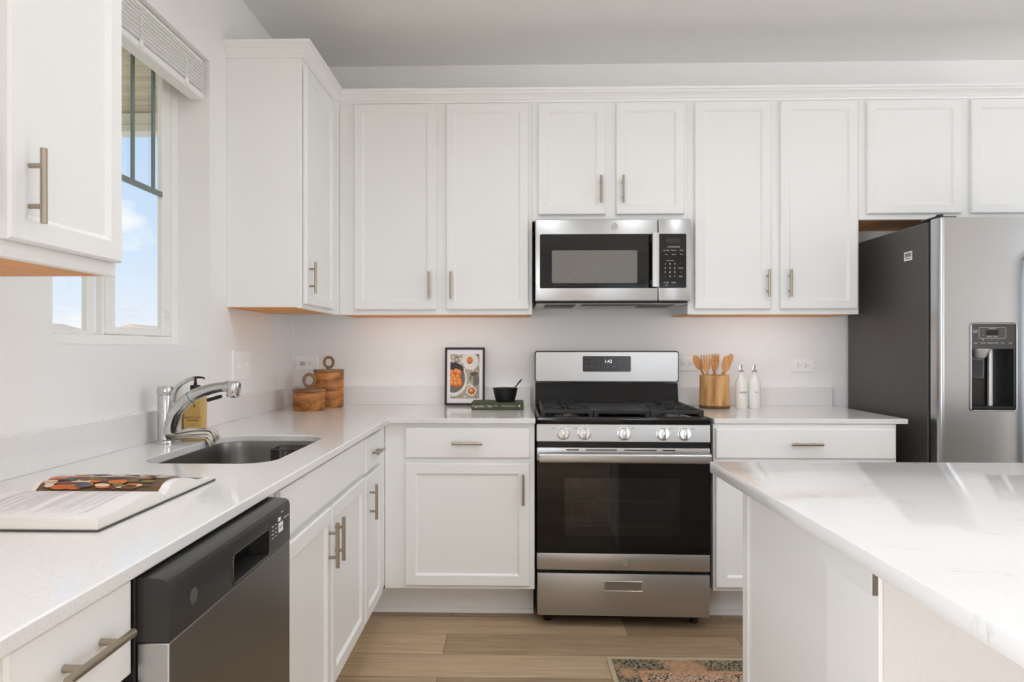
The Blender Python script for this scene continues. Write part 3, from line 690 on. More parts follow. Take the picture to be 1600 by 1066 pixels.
def open_book():
    # spine runs away from the front edge of the worktop towards the wall
    t = thing('open_cookbook', 'open cookbook lying flat on the near left worktop', 'book', (.36, -2.275, ZT))
    X0, X1, YS, W = .222, .500, -2.272, .212
    cov = MB().box(X0-.004, X1+.004, YS-W-.004, YS-.008, ZT, ZT+.0028, .001).box(X0-.004, X1+.004, YS+.008, YS+W+.004, ZT, ZT+.0028, .001).box(X0-.004, X1+.004, YS-.0075, YS+.0075, ZT, ZT+.0022, .001)
    cov.build('cover', COVER, t)
    def prof(sgn, h0, h1, hump):
        r = []
        for k in range(29):
            s = k/28
            z = h0*(1-s)+h1*s + hump*math.sin(PI*min(1, s*1.35))**1.0*(1-s)**.8
            if s < .12: z -= (.12-s)/.12*(.012)
            r.append((YS+sgn*(.0006+s*W), ZT+.003+z))
        return r
    L = prof(-1, .020, .018, .008); R = prof(1, .022, .004, .019)
    def block(name, pr):
        poly = pr+[(pr[-1][0], ZT+.0029), (pr[0][0], ZT+.0029)]
        m = MB().prism(poly, lambda q: (X0, q[0], q[1]), lambda q: (X1, q[0], q[1])); m.mi = 0
        o = m.build(name, [PAGEEDGE, PAPER], t, smooth=30)
        for p in o.data.polygons:
            if abs(p.normal.x) < .5 and p.normal.z > .3: p.material_index = 1
        return o
    lp = block('left_pages', L); rp = block('right_pages', R)
    # photograph printed on the right-hand page
    def surf(pr, s):
        s = max(0, min(.9999, s))*28; i = int(s); u = s-i
        return (pr[i][0]*(1-u)+pr[i+1][0]*u, pr[i][1]*(1-u)+pr[i+1][1]*u)
    def patch(m, pr, s0, s1, xa, xb, lift, ns=10):
        for k in range(ns):
            a = surf(pr, s0+(s1-s0)*k/ns); b = surf(pr, s0+(s1-s0)*(k+1)/ns)
            m.poly([(xa, a[0], a[1]+lift), (xb, a[0], a[1]+lift), (xb, b[0], b[1]+lift), (xa, b[0], b[1]+lift)])
    FOOD = [mat('print_dark', (108, 84, 62), .45), mat('print_orange', (206, 118, 66), .45), mat('print_cream', (220, 204, 178), .45), mat('print_plum', (120, 84, 84), .45), mat('print_olive', (132, 112, 66), .45), mat('print_blue', (92, 98, 116), .45)]
    m = MB(); m.mi = 0; patch(m, R, .03, .93, X0+.012, X1-.018, .0008, 56)
    def blob(x, s, rx, rs, mi, lift):
        m.mi = mi; pts = []
        for k in range(14):
            a = 2*PI*k/14; q = surf(R, s+rs*math.sin(a)); pts.append((x+rx*math.cos(a), q[0], q[1]+lift))
        c = surf(R, s); cp = (x, c[0], c[1]+lift)
        for k in range(14): m.poly([cp, pts[k], pts[(k+1) % 14]])
    rnd = random.Random(3)
    for k in range(110):
        x = X0+.026+rnd.random()*(X1-X0-.068); s = .05+.78*rnd.random()**1.7
        blob(x, s, .008+rnd.random()*.014, (.012+rnd.random()*.04)*(.45+min(1, s*1.6)*.55), rnd.choice([0, 1, 2, 2, 3, 4, 4, 5, 1]), .0036+k*.00004)
    for x, s, mi in ((.262, .17, 1), (.300, .25, 1), (.285, .42, 2), (.345, .40, 2), (.36, .62, 1), (.43, .30, 2), (.40, .55, 5)):
        blob(x, s, .017, .06, mi, .0066)
    m.build('food_photograph', FOOD, rp, smooth=0)
    m = MB(); rnd = random.Random(5)
    for col, (xa, xb) in enumerate(((X0+.03, X0+.12), (X0+.135, X1-.045))):
        x = xa
        while x < xb:
            if rnd.random() > .12: patch(m, L, .14, .62+rnd.random()*.26, x, x+.0012, .0007, 44)
            x += .0048
    m.build('printed_text', mat('faint_print', (196, 195, 200), .7), lp, smooth=0)
open_book()

# ------------------------------------------------------------------ on the back worktop
def art_frame():
    cx, cy = .934, -.066; W, H = .213, .308
    t = thing('picture_frame', 'black framed food photograph leaning on the backsplash left of the range', 'picture', (cx, cy, ZT))
    # the frame leans back a little against the backsplash
    tilt = .10; A = Matrix.Translation((cx, cy, ZT+.0016))@Matrix.Rotation(-tilt, 4, 'X')
    fr = MB(); b = .0115
    fr.box(-W/2, -W/2+b, -.009, .009, 0, H, .001, M=A).box(W/2-b, W/2, -.009, .009, 0, H, .001, M=A).box(-W/2+b, W/2-b, -.009, .009, 0, b, .001, M=A).box(-W/2+b, W/2-b, -.009, .009, H-b, H, .001, M=A)
    fr.build('frame', BLKFRAME, t)
    MB().box(-W/2+b, W/2-b, -.003, .006, b, H-b, M=A).build('mat_board', mat('mat_board', (236, 235, 238), .7), t, smooth=0)
    PR = [mat('art_stone', (176, 164, 148), .6), mat('art_white', (228, 224, 216), .6), mat('art_pan', (58, 54, 54), .6), mat('art_orange', (226, 132, 62), .6), mat('art_red', (190, 92, 50), .6), mat('art_grey', (112, 106, 98), .6), mat('art_brown', (104, 78, 60), .6), mat('art_peach', (236, 166, 100), .6)]
    w, h = .078, .118; z0 = H/2
    m = MB(); d = [-.0034]
    def P(x, z): d0 = d[0]; return tuple(A@Vector((x, d0, z0+z)))
    def shape(pts, mi): 
        m.mi = mi; d[0] -= .00003
        pts = [(max(-w, min(w, x)), max(-h, min(h, z))) for x, z in pts]
        m.poly([P(x, z) for x, z in pts])
    def disc(x, z, r, mi, rz=None, n=22):
        rz = rz or r; shape([(x+r*math.cos(2*PI*k/n), z+rz*math.sin(2*PI*k/n)) for k in range(n)], mi)
    shape([(-w, -h), (w, -h), (w, h), (-w, h)], 0)
    rnd = random.Random(11)
    for k in range(60):                                                    # crumpled cloth and scattered leaves
        x = rnd.uniform(-w, w); z = rnd.uniform(-h, h); a = rnd.uniform(0, PI); l = rnd.uniform(.008, .026); q = rnd.uniform(.002, .006)
        dx, dz = math.cos(a)*l, math.sin(a)*l
        shape([(x-dx, z-dz), (x-math.sin(a)*q, z+math.cos(a)*q), (x+dx, z+dz), (x+math.sin(a)*q, z-math.cos(a)*q)], rnd.choice([1, 1, 5, 5, 6, 1]))
    disc(.030, .080, .042, 1, .046); disc(.026, .085, .016, 4, .020); disc(.025, .090, .014, 3, .014)
    disc(-.062, -.018, .074, 1, .088); disc(-.062, -.012, .064, 5, .076); disc(-.064, .034, .058, 2, .040)
    for x, z in ((-.070, .020), (-.045, .026), (-.030, .020), (-.060, -.002), (-.036, -.004), (-.070, -.016), (-.050, -.020), (-.028, -.024), (-.066, -.038), (-.046, -.042), (-.026, -.040)):
        disc(x, z, .0155, 4); disc(x-.002, z+.003, .0125, 3); disc(x-.004, z+.006, .006, 7)
    disc(.036, -.078, .026, 1); disc(.036, -.078, .019, 4); disc(.034, -.074, .010, 7)
    disc(.050, .012, .022, 6, .012); disc(.060, -.02, .016, 5, .03)
    m.build('print', PR, t, smooth=0)
    MB().box(-.02, .02, 0, .003, .02, .20, M=Matrix.Translation((cx, cy+.0125, ZT+.001))@Matrix.Rotation(-.02, 4, 'X')).build('easel_back', BLKFRAME, t)
art_frame()

def closed_book():
    x0, x1, y0, y1 = .985, 1.243, -.312, -.130
    t = thing('cookbook', 'closed green cookbook lying on the counter under the black bowl', 'book', ((x0+x1)/2, (y0+y1)/2, ZT))
    h = .036
    m = MB().box(x0, x1, y0+.003, y1, ZT, ZT+.003, .001).box(x0, x1, y0+.003, y1, ZT+h-.003, ZT+h, .001).box(x0, x1, y0, y0+.004, ZT, ZT+h, .0012)
    m.build('cover', GREENBOOK, t)
    MB().box(x0+.003, x1-.003, y0+.0042, y1-.004, ZT+.0031, ZT+h-.0031).build('pages', PAGEEDGE, t, smooth=0)
    l = MB(); X, U = (1, 0, 0), (0, 0, 1); y = y0-.0003
    l.text('Vegetable, Table', .015, TX((x0+.054, y, ZT+.018), X, U), .0001)
    l.text('MADE', .007, TX((x0+.120, y, ZT+.020), X, U), .0001).text('CAROLINE HARTLEY', .008, TX((x0+.185, y, ZT+.019), X, U), .0001)
    l.lathe([(0, 0), (.005, 0), (.005, .0003), (0, .0003)], (0, 0, 0), 16, M=Matrix.Translation((x0+.236, y+.0001, ZT+.020))@Matrix.Rotation(PI/2, 4, 'X'))
    l.build('spine_lettering', BRASS, t, smooth=0)
    return ZT+h
zb = closed_book()+.0005
t = thing('black_bowl', 'small black bowl standing on the green cookbook', 'bowl', (1.151, -.235, zb))
MB().lathe([(0, 0), (.043, 0), (.048, .004), (.055, .03), (.0625, .064), (.0635, .068), (.0605, .068), (.052, .03), (.045, .009), (0, .007)], (1.151, -.235, zb), 40).build('bowl_body', BCERAMIC, t)
m = MB(); c = Vector((1.151, -.235, zb))
m.tube([c+Vector(q) for q in ((.010, 0, .018), (.030, 0, .045), (.052, .004, .074), (.072, .008, .098), (.083, .010, .110))], [.005, .0035, .003, .0042, .0035], 10)
m.lathe([(0, -.006), (.010, -.004), (.013, .0), (.010, .003), (0, .004)], (c.x+.004, c.y, c.z+.014), 16)
tag(m.build('spoon', mat('dark_spoon_metal', (60, 58, 56), .35, .8)), 'dark spoon leaning in the small black bowl', 'spoon')

def utensil_crock():
    cx, cy, r, h = 2.216, -.175, .0735, .168
    t = thing('utensil_crock', 'rustic wooden crock holding wooden utensils, right of the range', 'crock', (cx, cy, ZT))
    jit = lambda k: .012*math.sin(k*.9)+.008*math.sin(k*2.1+1)
    MB().lathe([(r*.86, .0155), (r*1.0, .0155), (r*.995, .06), (r*.975, h-.002), (r*.965, h), (r*.86, h), (r*.86, .0155)], (cx, cy, ZT), 44, jitter=jit).build('body', PINE, t)
    MB().lathe([(0, 0), (r*.99, 0), (r*1.02, .004), (r*1.02, .013), (r*.99, .0153), (0, .0153)], (cx, cy, ZT), 44, jitter=jit).build('base', BARK, t)
    return cx, cy, h
ucx, ucy, uh = utensil_crock()
def utensil(kind, bx, by, lean_x, lean_y, top, width, label, name, rot=0):
    """flat wooden utensil standing in the crock: handle foot at bx, head at the top"""
    b = Vector((ucx+bx, ucy+by, ZT+.02)); e = Vector((ucx+lean_x, ucy+lean_y, ZT+top)); d = (e-b).normalized()
    L = (e-b).length; side = d.cross(Vector((0, 1, 0))).normalized(); side = Matrix.Rotation(rot, 3, d)@side; nrm = d.cross(side).normalized()
    t = thing(name, label, 'utensil', b, 'wooden utensils in the crock')
    def to(p, o): return b+side*p[0]+d*p[1]+nrm*o
    hw = .0062; hs = L-.085
    m = MB().prism([(-hw, 0), (hw, 0), (hw*.85, hs), (-hw*.85, hs)], lambda p: to(p, -.003), lambda p: to(p, .003)); m.build('handle', BAMBOO, t)
    m = MB(); W = width
    if kind == 'spoon':
        n = 22; pts = [(W*math.sin(a)*(1 if True else 1), hs+.0428-.0425*math.cos(a)) for a in [2*PI*k/n for k in range(n)]]
        m.prism(pts, lambda p: to(p, -.0028-.010*(1-(p[0]/W)**2)*0), lambda p: to(p, .0028))
        m.prism([(p[0]*.8, hs+.0428+(p[1]-hs-.0428)*.85) for p in pts], lambda p: to(p, -.008), lambda p: to(p, -.0028))
    elif kind == 'turner':
        m.prism([(-hw, hs), (hw, hs), (W*.8, hs+.02), (W, hs+.04), (W, hs+.081), (W-.004, hs+.085), (-W+.004, hs+.085), (-W, hs+.081), (-W, hs+.04), (-W*.8, hs+.02)], lambda p: to(p, -.003), lambda p: to(p, .003))
    else:                                                                 # fork or slotted head with tines
        m.prism([(-hw, hs), (hw, hs), (W*.85, hs+.022), (W, hs+.045), (-W, hs+.045), (-W*.85, hs+.022)], lambda p: to(p, -.003), lambda p: to(p, .003))
        nt = 4 if kind == 'fork' else 3; tw = 2*W/(nt*1.45)
        for k in range(nt):
            c = -W+tw/2+(2*W-tw)*k/(nt-1)
            m.prism([(c-tw/2, hs+.0448), (c+tw/2, hs+.0448), (c+tw*.36, hs+.083), (c+tw*.1, hs+.087), (c-tw*.3, hs+.085)], lambda p: to(p, -.003), lambda p: to(p, .003))
    m.build('head', BAMBOO, t)
utensil('spoon', .028, .034, -.098, .014, .268, .020, 'wooden spoon leaning farthest left in the crock', 'wooden_spoon')
utensil('fork', -.020, -.012, -.056, -.034, .270, .024, 'wooden four-pronged fork in front of the leftmost spoon in the crock', 'wooden_fork')
utensil('slot', .002, .004, .004, -.004, .276, .020, 'wooden three-pronged fork standing upright mid-crock', 'wooden_fork')
utensil('turner', .000, .046, .022, .050, .268, .018, 'wooden turner standing behind the three-pronged fork in the crock', 'wooden_turner')
utensil('spoon', .018, -.032, .052, -.046, .268, .022, 'round wooden spoon at the front right of the crock', 'wooden_spoon')
utensil('spoon', -.020, .020, .094, .016, .276, .018, 'slim wooden spoon leaning farthest right in the crock', 'wooden_spoon')

def oil_bottle(cx, cy, label, word):
    t = thing('oil_bottle', label, 'bottle', (cx, cy, ZT), 'white ceramic oil bottles')
    MB().lathe([(0, 0), (.028, 0), (.030, .003), (.0305, .05), (.0305, .118), (.028, .135), (.020, .152), (.0135, .164), (.012, .178), (.0115, .186), (.009, .187), (0, .187)], (cx, cy, ZT), 36).build('bottle', WCERAMIC, t)
    m = MB(); m.lathe([(0, .1872), (.015, .1872), (.0155, .189), (.011, .193), (.005, .195), (.0034, .200), (0, .200)], (cx, cy, ZT), 24)
    m.tube([(cx, cy, ZT+.196), (cx+.001, cy, ZT+.212), (cx+.003, cy-.004, ZT+.222)], [.0034, .003, .0024], 10)
    m.tube([(cx-.006, cy, ZT+.194), (cx-.006, cy, ZT+.216)], .0016, 8)
    m.build('pourer', CHROME, t)
    MB().text(word, .0085, TX((cx, cy-.0311, ZT+.083), (1, 0, 0), (0, 0, 1)), .0006).build('lettering', GREYINK, t, smooth=0)
oil_bottle(2.345, -.195, 'white ceramic pourer bottle next to the wooden crock', 'VINEGAR')
oil_bottle(2.411, -.195, 'white ceramic pourer bottle standing farther from the wooden crock', 'OIL')

# ------------------------------------------------------------------ outlets and switches
def receptacle(m, f, u, v):
    m.prism([(u+.0165*math.cos(a)*1.0, v+max(-.0125, min(.0125, .0175*math.sin(a)))) for a in [2*PI*k/24 for k in range(24)]], lambda p: f(p[0], p[1], .0060), lambda p: f(p[0], p[1], .0078))
def outlet(cx, cz, label, span=(.060, .037)):
    f = FB(-.0004); t = thing('wall_outlet', label, 'outlet', (cx, 0, cz), 'white electrical outlets')
    MB()  .panel(cx-span[0], cx+span[0], cz-span[1], cz+span[1], f, t=.0065, slab=True, ease=.002, gap=0).build('plate', PLATE, t)
    for s in (-1, 1):
        u = cx+s*.0195
        r = MB(); receptacle(r, f, u, cz); r = r.build('receptacle', PLATE, t)
        k = MB()
        for (du, dv, w, h) in ((-.005, .006, .008, .0024), (-.005, -.006, .006, .0024), (.008, 0, .004, .0046)): k.prism([(u+du-w/2, cz+dv-h/2), (u+du+w/2, cz+dv-h/2), (u+du+w/2, cz+dv+h/2), (u+du-w/2, cz+dv+h/2)], lambda p: f(p[0], p[1], .0078), lambda p: f(p[0], p[1], .0081))
        k.build('slots', DARKINK, r, smooth=0)
    MB().cyl(f(cx, cz, .005), f(cx, cz, .0075), .003, seg=12).build('screw', PLATE, t)
    return t
outlet(.072, 1.138, 'horizontal outlet with a plug in it, in the corner above the canisters')
outlet(2.118, 1.135, 'horizontal outlet half hidden by the range, behind the wooden utensils')
outlet(2.736, 1.128, 'horizontal outlet right of the white bottles')
def plug():
    t = thing('power_cord', 'thin white cord and plug hanging from the corner wall cabinet to the outlet', 'cord', (.053, -.008, 1.138))
    MB().box(.041, .067, -.030, -.0088, 1.127, 1.150, .004).box(.046, .062, -.034, -.030, 1.132, 1.145, .002).build('plug', mat('grey_white_plastic', (206, 203, 197), .4), t)
    P = [(.046, -.034, 1.138), (.030, -.036, 1.136), (.014, -.040, 1.142), (.006, -.046, 1.165), (.005, -.050, 1.21), (.0055, -.048, 1.28), (.008, -.046, 1.34), (.010, -.046, 1.3895)]
    MB().tube(P, .0019, 8).build('cable', PLATE, t)
plug()
def light_switch():
    f = FL(.0004); y, z = -.708, 1.145
    t = thing('light_switch', 'white two-gang wall switch plate on the wall right of the window', 'switch', (0, y, z))
    MB().panel(y-.090, y+.090, z-.063, z+.063, f, t=.0065, slab=True, ease=.002, gap=0).build('plate', PLATE, t)
    for s, up in ((-1, -1), (1, 1)):
        u = y+s*.036
        m = MB().prism([(u-.008, z-.013), (u+.008, z-.013), (u+.008, z+.013), (u-.008, z+.013)], lambda p: f(p[0], p[1], .005), lambda p: f(p[0], p[1], .0062))
        m.prism([(u-.005, z-.004), (u+.005, z-.004), (u+.005, z+.004), (u-.005, z+.004)], lambda p: f(p[0], p[1], .006), lambda p: f(p[0], p[1]+up*.010, .018))
        m.build('toggle', PLATE, t)
light_switch()

# ------------------------------------------------------------------ appliances
def emblem(parent, c, r, right, n, up=(0, 0, 1)):
    """round monogram badge on an appliance front"""
    R, U, Nn = Vector(right), Vector(up), Vector(n); c = Vector(c)
    m = MB()
    def pt(a, rr, d): return c+R*math.cos(a)*rr+U*math.sin(a)*rr+Nn*d
    A = [2*PI*k/28 for k in range(28)]
    m.prism([(a, r) for a in A], lambda p: pt(p[0], r, .0001), lambda p: pt(p[0], r, .0014))
    o = m.build('badge', mat('badge_silver', (200, 199, 196), .3, .7), parent)
    k = MB(); k.tube([pt(a, r*.86, .0016) for a in A], r*.05, 6, closed=True, up=tuple(Nn))
    k.text('GE', r*.95, TX(c+Nn*.0018, R, U), .0001)
    for q in range(4):
        a0 = PI/4+q*PI/2; k.tube([pt(a0-.45, r*.74, .0016), pt(a0-.15, r*.62, .0016), pt(a0+.2, r*.72, .0016)], r*.035, 6)
    k.build('monogram', mat('badge_grey', (128, 126, 123), .4, .5), o, smooth=0)
    return o

def kitchen_range():
    rx, ry = 1.681, -.028
    t = thing('gas_range', 'stainless steel gas range with a black oven door', 'range', (0, 0, 0))
    H = .375; F = -.660
    B = lambda mb, n, m, p=t, **k: mb.build(n, m, p, local=True, **k)
    # chassis with an oven cavity
    m = MB()
    m.box(-H, -H+.05, F+.045, -.005, .05, .885, .003).box(H-.05, H, F+.045, -.005, .05, .885, .003)
    m.box(-H+.05, H-.05, -.06, -.005, .05, .885).box(-H+.05, H-.05, F+.045, -.06, .05, .34).box(-H+.05, H-.05, F+.045, -.06, .735, .885)
    B(m, 'chassis', mat('range_black', (22, 22, 22), .35))
    m = MB()
    for x, y in ((-H+.05, F+.09), (H-.05, F+.09), (-H+.05, -.08), (H-.05, -.08)):
        B(MB().cyl((x, y, .0005), (x, y, .06), .018, seg=14), 'foot', RUBBER)
    # oven cavity and racks
    cv = MB(); x0, x1, y0, y1, z0, z1 = -H+.052, H-.052, F+.05, -.062, .342, .733
    cv.poly([(x0, y1, z0), (x1, y1, z0), (x1, y1, z1), (x0, y1, z1)]).poly([(x0, y0, z0), (x1, y0, z0), (x1, y1, z0), (x0, y1, z0)]).poly([(x0, y0, z1), (x1, y0, z1), (x1, y1, z1), (x0, y1, z1)])
    cv.poly([(x0, y0, z0), (x0, y1, z0), (x0, y1, z1), (x0, y0, z1)]).poly([(x1, y0, z0), (x1, y1, z0), (x1, y1, z1), (x1, y0, z1)])
    B(cv, 'oven_cavity', bump(mat('speckled_enamel', (120, 117, 112), .4), 300, .2, .001), smooth=0)
    for z in (.425, .535):
        rk = MB(); rk.tube([(x0+.01, y0+.03, z), (x1-.01, y0+.03, z)], .004, 8).tube([(x0+.01, y1-.02, z), (x1-.01, y1-.02, z)], .003, 8)
        for k in range(25): x = x0+.02+(x1-x0-.04)*k/24; rk.cyl((x, y0+.03, z), (x, y1-.02, z), .0018, seg=6)
        B(rk, 'oven_rack', mat('rack_wire', (170, 168, 164), .3, 1))
    # storage drawer
    dr = MB(); dr.box(-H+.004, H-.004, F-.004, F+.040, .056, .240, .004, 2)
    o = B(dr, 'storage_drawer', STEEL)
    hp = MB(); zc = .187
    for a, b, c, d in ((-.082, .082, zc+.019, zc+.023), (-.082, .082, zc-.022, zc-.018), (-.082, -.078, zc-.018, zc+.019), (.078, .082, zc-.018, zc+.019)): hp.box(a, b, F-.010, F-.0042, c, d, .001)
    B(hp, 'handle', mat('pull_rim', (206, 205, 202), .25, 1), o)
    B(MB().box(-.078, .078, F-.0062, F-.0042, zc-.018, zc+.019), 'pull_recess', mat('pull_shade', (168, 166, 162), .3, 1), o, smooth=0)
    # oven door
    dz0, dz1 = .252, .786
    dm = MB(); yb = F+.040
    g = MB(); wx0, wx1, wz0, wz1 = -.252, .245, .402, .655
    for a, b, c, d in ((-H+.003, wx0, .3265, .7275), (wx1, H-.003, .3265, .7275), (wx0, wx1, .3265, wz0), (wx0, wx1, wz1, .7275)): g.box(a, b, F+.002, F+.012, c, d)
    bmesh.ops.remove_doubles(g.bm, verts=g.bm.verts, dist=1e-5)
    door = B(g, 'oven_door', BLKGLASS, smooth=0)
    B(MB().box(-H+.002, H-.002, F, yb, dz0, .326, .004, 2), 'bottom_rail', STEEL, door)
    B(MB().box(-H+.002, H-.002, F, yb, .728, dz1, .003, 2), 'top_rail', STEEL, door)
    B(MB().box(wx0, wx1, F+.002, F+.008, wz0, wz1), 'window_glass', OVENGLASS, door, smooth=0)
    sl = MB()
    for a, b in ((-.245, -.19), (-.16, -.025), (.005, .145), (.17, .225)): sl.box(a, b, F-.0006, F, .774, .779)
    B(sl, 'vent_slots', BLKPLASTIC, door, smooth=0)
    hb = MB(); hb.prism(rounded(F-.062, F-.038, .728, .770, .010, 4), lambda p: (-H+.012, p[0], p[1]), lambda p: (H-.012, p[0], p[1]))
    for s in (-1, 1): hb.box(s*(H-.030)-.014, s*(H-.030)+.014, F-.040, F+.0, .738, .762, .003)
    B(hb, 'door_handle', STEEL, door)
    emblem_at = emblem
    ob = emblem(door, (0, 0, 0), .0165, (1, 0, 0), (0, -1, 0)); ob.location = (0.012, F, .289)
    # control panel with five knobs
    cp = MB(); prof = [(F-.002, .812), (F+.05, .812), (F+.05, .888), (F+.006, .888)]
    cp.prism(prof, lambda p: (-H+.001, p[0], p[1]), lambda p: (H-.001, p[0], p[1])); pan = B(cp, 'control_panel', STEEL, bev=.002)
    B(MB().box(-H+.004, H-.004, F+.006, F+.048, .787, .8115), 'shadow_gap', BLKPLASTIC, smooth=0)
    nrm = Vector((0, -.9945, .105))
    up = Vector((0, .105, .9945))
    for i, x in enumerate((-.258, -.167, 0.005, .172, .264)):
        c = Vector((x, F+.0018, .848)); A = [2*PI*k/26 for k in range(26)]
        k_ = MB()
        def ring(r, d): return [c+Vector((1, 0, 0))*math.cos(a)*r+up*math.sin(a)*r+nrm*d for a in A]
        rows = [ring(.029, .0003), ring(.029, .004), ring(.0255, .005), ring(.0250, .018), ring(.0235, .021)]
        k_.quads(rows, closed_u=True); k_.poly(rows[-1])
        kn = k_.build('knob', mat('knob_steel', (214, 213, 210), .22, 1), t, local=True)
        gr = MB(); M = TX(c+nrm*.0215, (1, 0, 0), up)
        gr.box(-.0065, .0065, -.024, .024, -.002, .011, .003, 2, M=M); gr.build('knob_grip', mat('knob_steel', (214, 213, 210), .22, 1), kn, local=True)
        MB().box(-.0012, .0012, .012, .0215, .0111, .0116, M=M).build('pointer', BLKPLASTIC, kn, local=True, smooth=0)
        ic = MB(); M2 = TX(c+up*.022+Vector((-.040 if i < 2 else .036, 0, 0))+nrm*.0006, (1, 0, 0), up)
        for q in ((-.005, -.002), (.0, .003), (.005, .0)): ic.box(q[0]-.0016, q[0]+.0016, q[1]-.0016, q[1]+.0016, 0, .0002, M=M2)
        ic.build('burner_mark', DARKINK, pan, local=True, smooth=0)
    # cooktop
    ck = MB(); ck.box(-H+.001, H-.001, F-.006, -.075, .8885, .906, .004, 2)
    ck.box(-H+.001, H-.001, F-.008, F+.020, .890, .921, .006, 2).box(-H+.001, -H+.018, F+.02, -.075, .9, .920, .005, 2).box(H-.018, H-.001, F+.02, -.075, .9, .920, .005, 2)
    B(ck, 'cooktop', BLKENAMEL)
    for x, y, r in ((-.235, -.50, .042), (-.235, -.22, .034), (.235, -.50, .046), (.235, -.22, .034)):
        b = MB(); b.lathe([(0, .9065), (r*1.3, .9065), (r*1.25, .911), (r, .913), (r, .924), (0, .924)], (x, y, 0), 28)
        bb = B(b, 'burner', mat('burner_alloy', (150, 148, 144), .4, 1))
        B(MB().lathe([(0, .9242), (r*.92, .9242), (r*.95, .927), (r*.85, .933), (0, .934)], (x, y, 0), 28), 'burner_cap', IRON, bb)
    b = MB(); b.lathe([(0, .9065), (.035, .9065), (.034, .918), (0, .918)], (0, -.36, 0), 24); B(b, 'burner', mat('burner_alloy', (150, 148, 144), .4, 1))
    # grates: left, centre griddle, right
    gy0, gy1, gz0, gz1 = F+.030, -.088, .930, .948
    def grate(x0, x1):
        g = MB(); w = .013
        g.box(x0, x1, gy0, gy0+w, gz0, gz1, .003).box(x0, x1, gy1-w, gy1, gz0, gz1, .003).box(x0, x0+w, gy0+w, gy1-w, gz0, gz1, .003).box(x1-w, x1, gy0+w, gy1-w, gz0, gz1, .003)
        ym = (gy0+gy1)/2; g.box(x0+w, x1-w, ym-w/2, ym+w/2, gz0, gz1, .003)
        for x in (x0, x1-w*1.6):
            for y in (gy0, gy1-w*1.6): g.box(x, x+w*1.6, y, y+w*1.6, .9065, gz0+.004, .003)
        xm = (x0+x1)/2
        for yc in ((gy0+ym)/2, (gy1+ym)/2):
            for k in range(8):
                a = PI/4*k+PI/8*0; c_, s_ = math.cos(a), math.sin(a)
                rx_, ry_ = (x1-x0)/2-w, (gy1-gy0)/4-w/2
                rr = min(rx_/abs(c_) if abs(c_) > 1e-6 else 9, ry_/abs(s_) if abs(s_) > 1e-6 else 9)
                M = Matrix.Translation((xm, yc, 0))@Matrix.Rotation(a, 4, 'Z')
                g.box(.026, rr+.004, -.0045, .0045, gz0+.002, gz1, .002, M=M)
        B(g, 'grate', IRON)
    grate(-H+.020, -.125); grate(.125, H-.020)
    g = MB(); g.box(-.122, .122, gy0, gy1, gz0+.002, gz1-.004, .004, 2).box(-.122, .122, gy0, gy0+.014, gz0, gz1, .003).box(-.122, .122, gy1-.014, gy1, gz0, gz1, .003).box(-.122, -.108, gy0+.014, gy1-.014, gz0, gz1, .003).box(.108, .122, gy0+.014, gy1-.014, gz0, gz1, .003)
    for x in (-.122, .102):
        for y in (gy0, gy1-.02): g.box(x, x+.02, y, y+.02, .9065, gz0+.004, .003)
    B(g, 'griddle', IRON)
    # backguard
    bg = MB(); p = [(-.075, .9065), (-.072, .935), (-.060, .985), (-.052, 1.036), (-.010, 1.036), (-.010, .9065)]
    bg.prism(p, lambda q: (-H+.003, q[0], q[1]), lambda q: (H-.003, q[0], q[1])); B(bg, 'back_riser', mat('black_riser_enamel', (9, 9, 9), .14, 0, .28), smooth=50)
    bz0, bz1 = 1.040, 1.205
    br = MB(); br.prism(rounded(-H, H, bz0, bz1, .014, 5), lambda q: (q[0], -.066, q[1]), lambda q: (q[0], -.008, q[1])); B(br, 'backguard_trim', mat('dark_trim', (52, 51, 49), .35))
    br = MB(); br.prism(rounded(-H+.005, H-.005, bz0+.005, bz1-.005, .011, 5), lambda q: (q[0], -.072, q[1]), lambda q: (q[0], -.0662, q[1])); bp = B(br, 'backguard', STEEL, bev=.0015)
    d = MB(); d.prism(rounded(-.124, .126, 1.096, 1.178, .006, 3), lambda q: (q[0], -.0736, q[1]), lambda q: (q[0], -.0722, q[1])); dp = B(d, 'clock_panel', mat('clock_glass', (50, 49, 48), .2), bp)
    tm = MB(); X, U = (1, 0, 0), (0, 0, 1); tm.text('1:42', .024, TX((.008, -.0740, 1.150), X, U), .0002); B(tm, 'clock_digits', LED, dp, smooth=0)
    ic = MB()
    for row, (z, xs) in enumerate(((1.151, (-.106, -.076, .076, .102)), (1.122, (-.106, -.076, -.042, -.014, .010, .038, .076, .102)))):
        for x, wd in zip(xs, ('BAKE', 'BROIL', 'OFF', 'LOCK', 'SELF', 'COOK', 'ON', 'SET') if row else ('BAKE', 'WARM', 'TIMER', 'CLOCK')): ic.text(wd, .0058, TX((x, -.0738, z), X, U), .0001)
    ic.text('CONVECTION', .005, TX((-.096, -.0738, 1.168), X, U), .0001).text('SETTINGS', .005, TX((.094, -.0738, 1.168), X, U), .0001).text('START', .005, TX((.090, -.0738, 1.104), X, U), .0001)
    B(ic, 'key_marks', GREYINK, dp, smooth=0)
    t.location = (rx, ry, 0); t.rotation_euler = (0, 0, -.022)
kitchen_range()

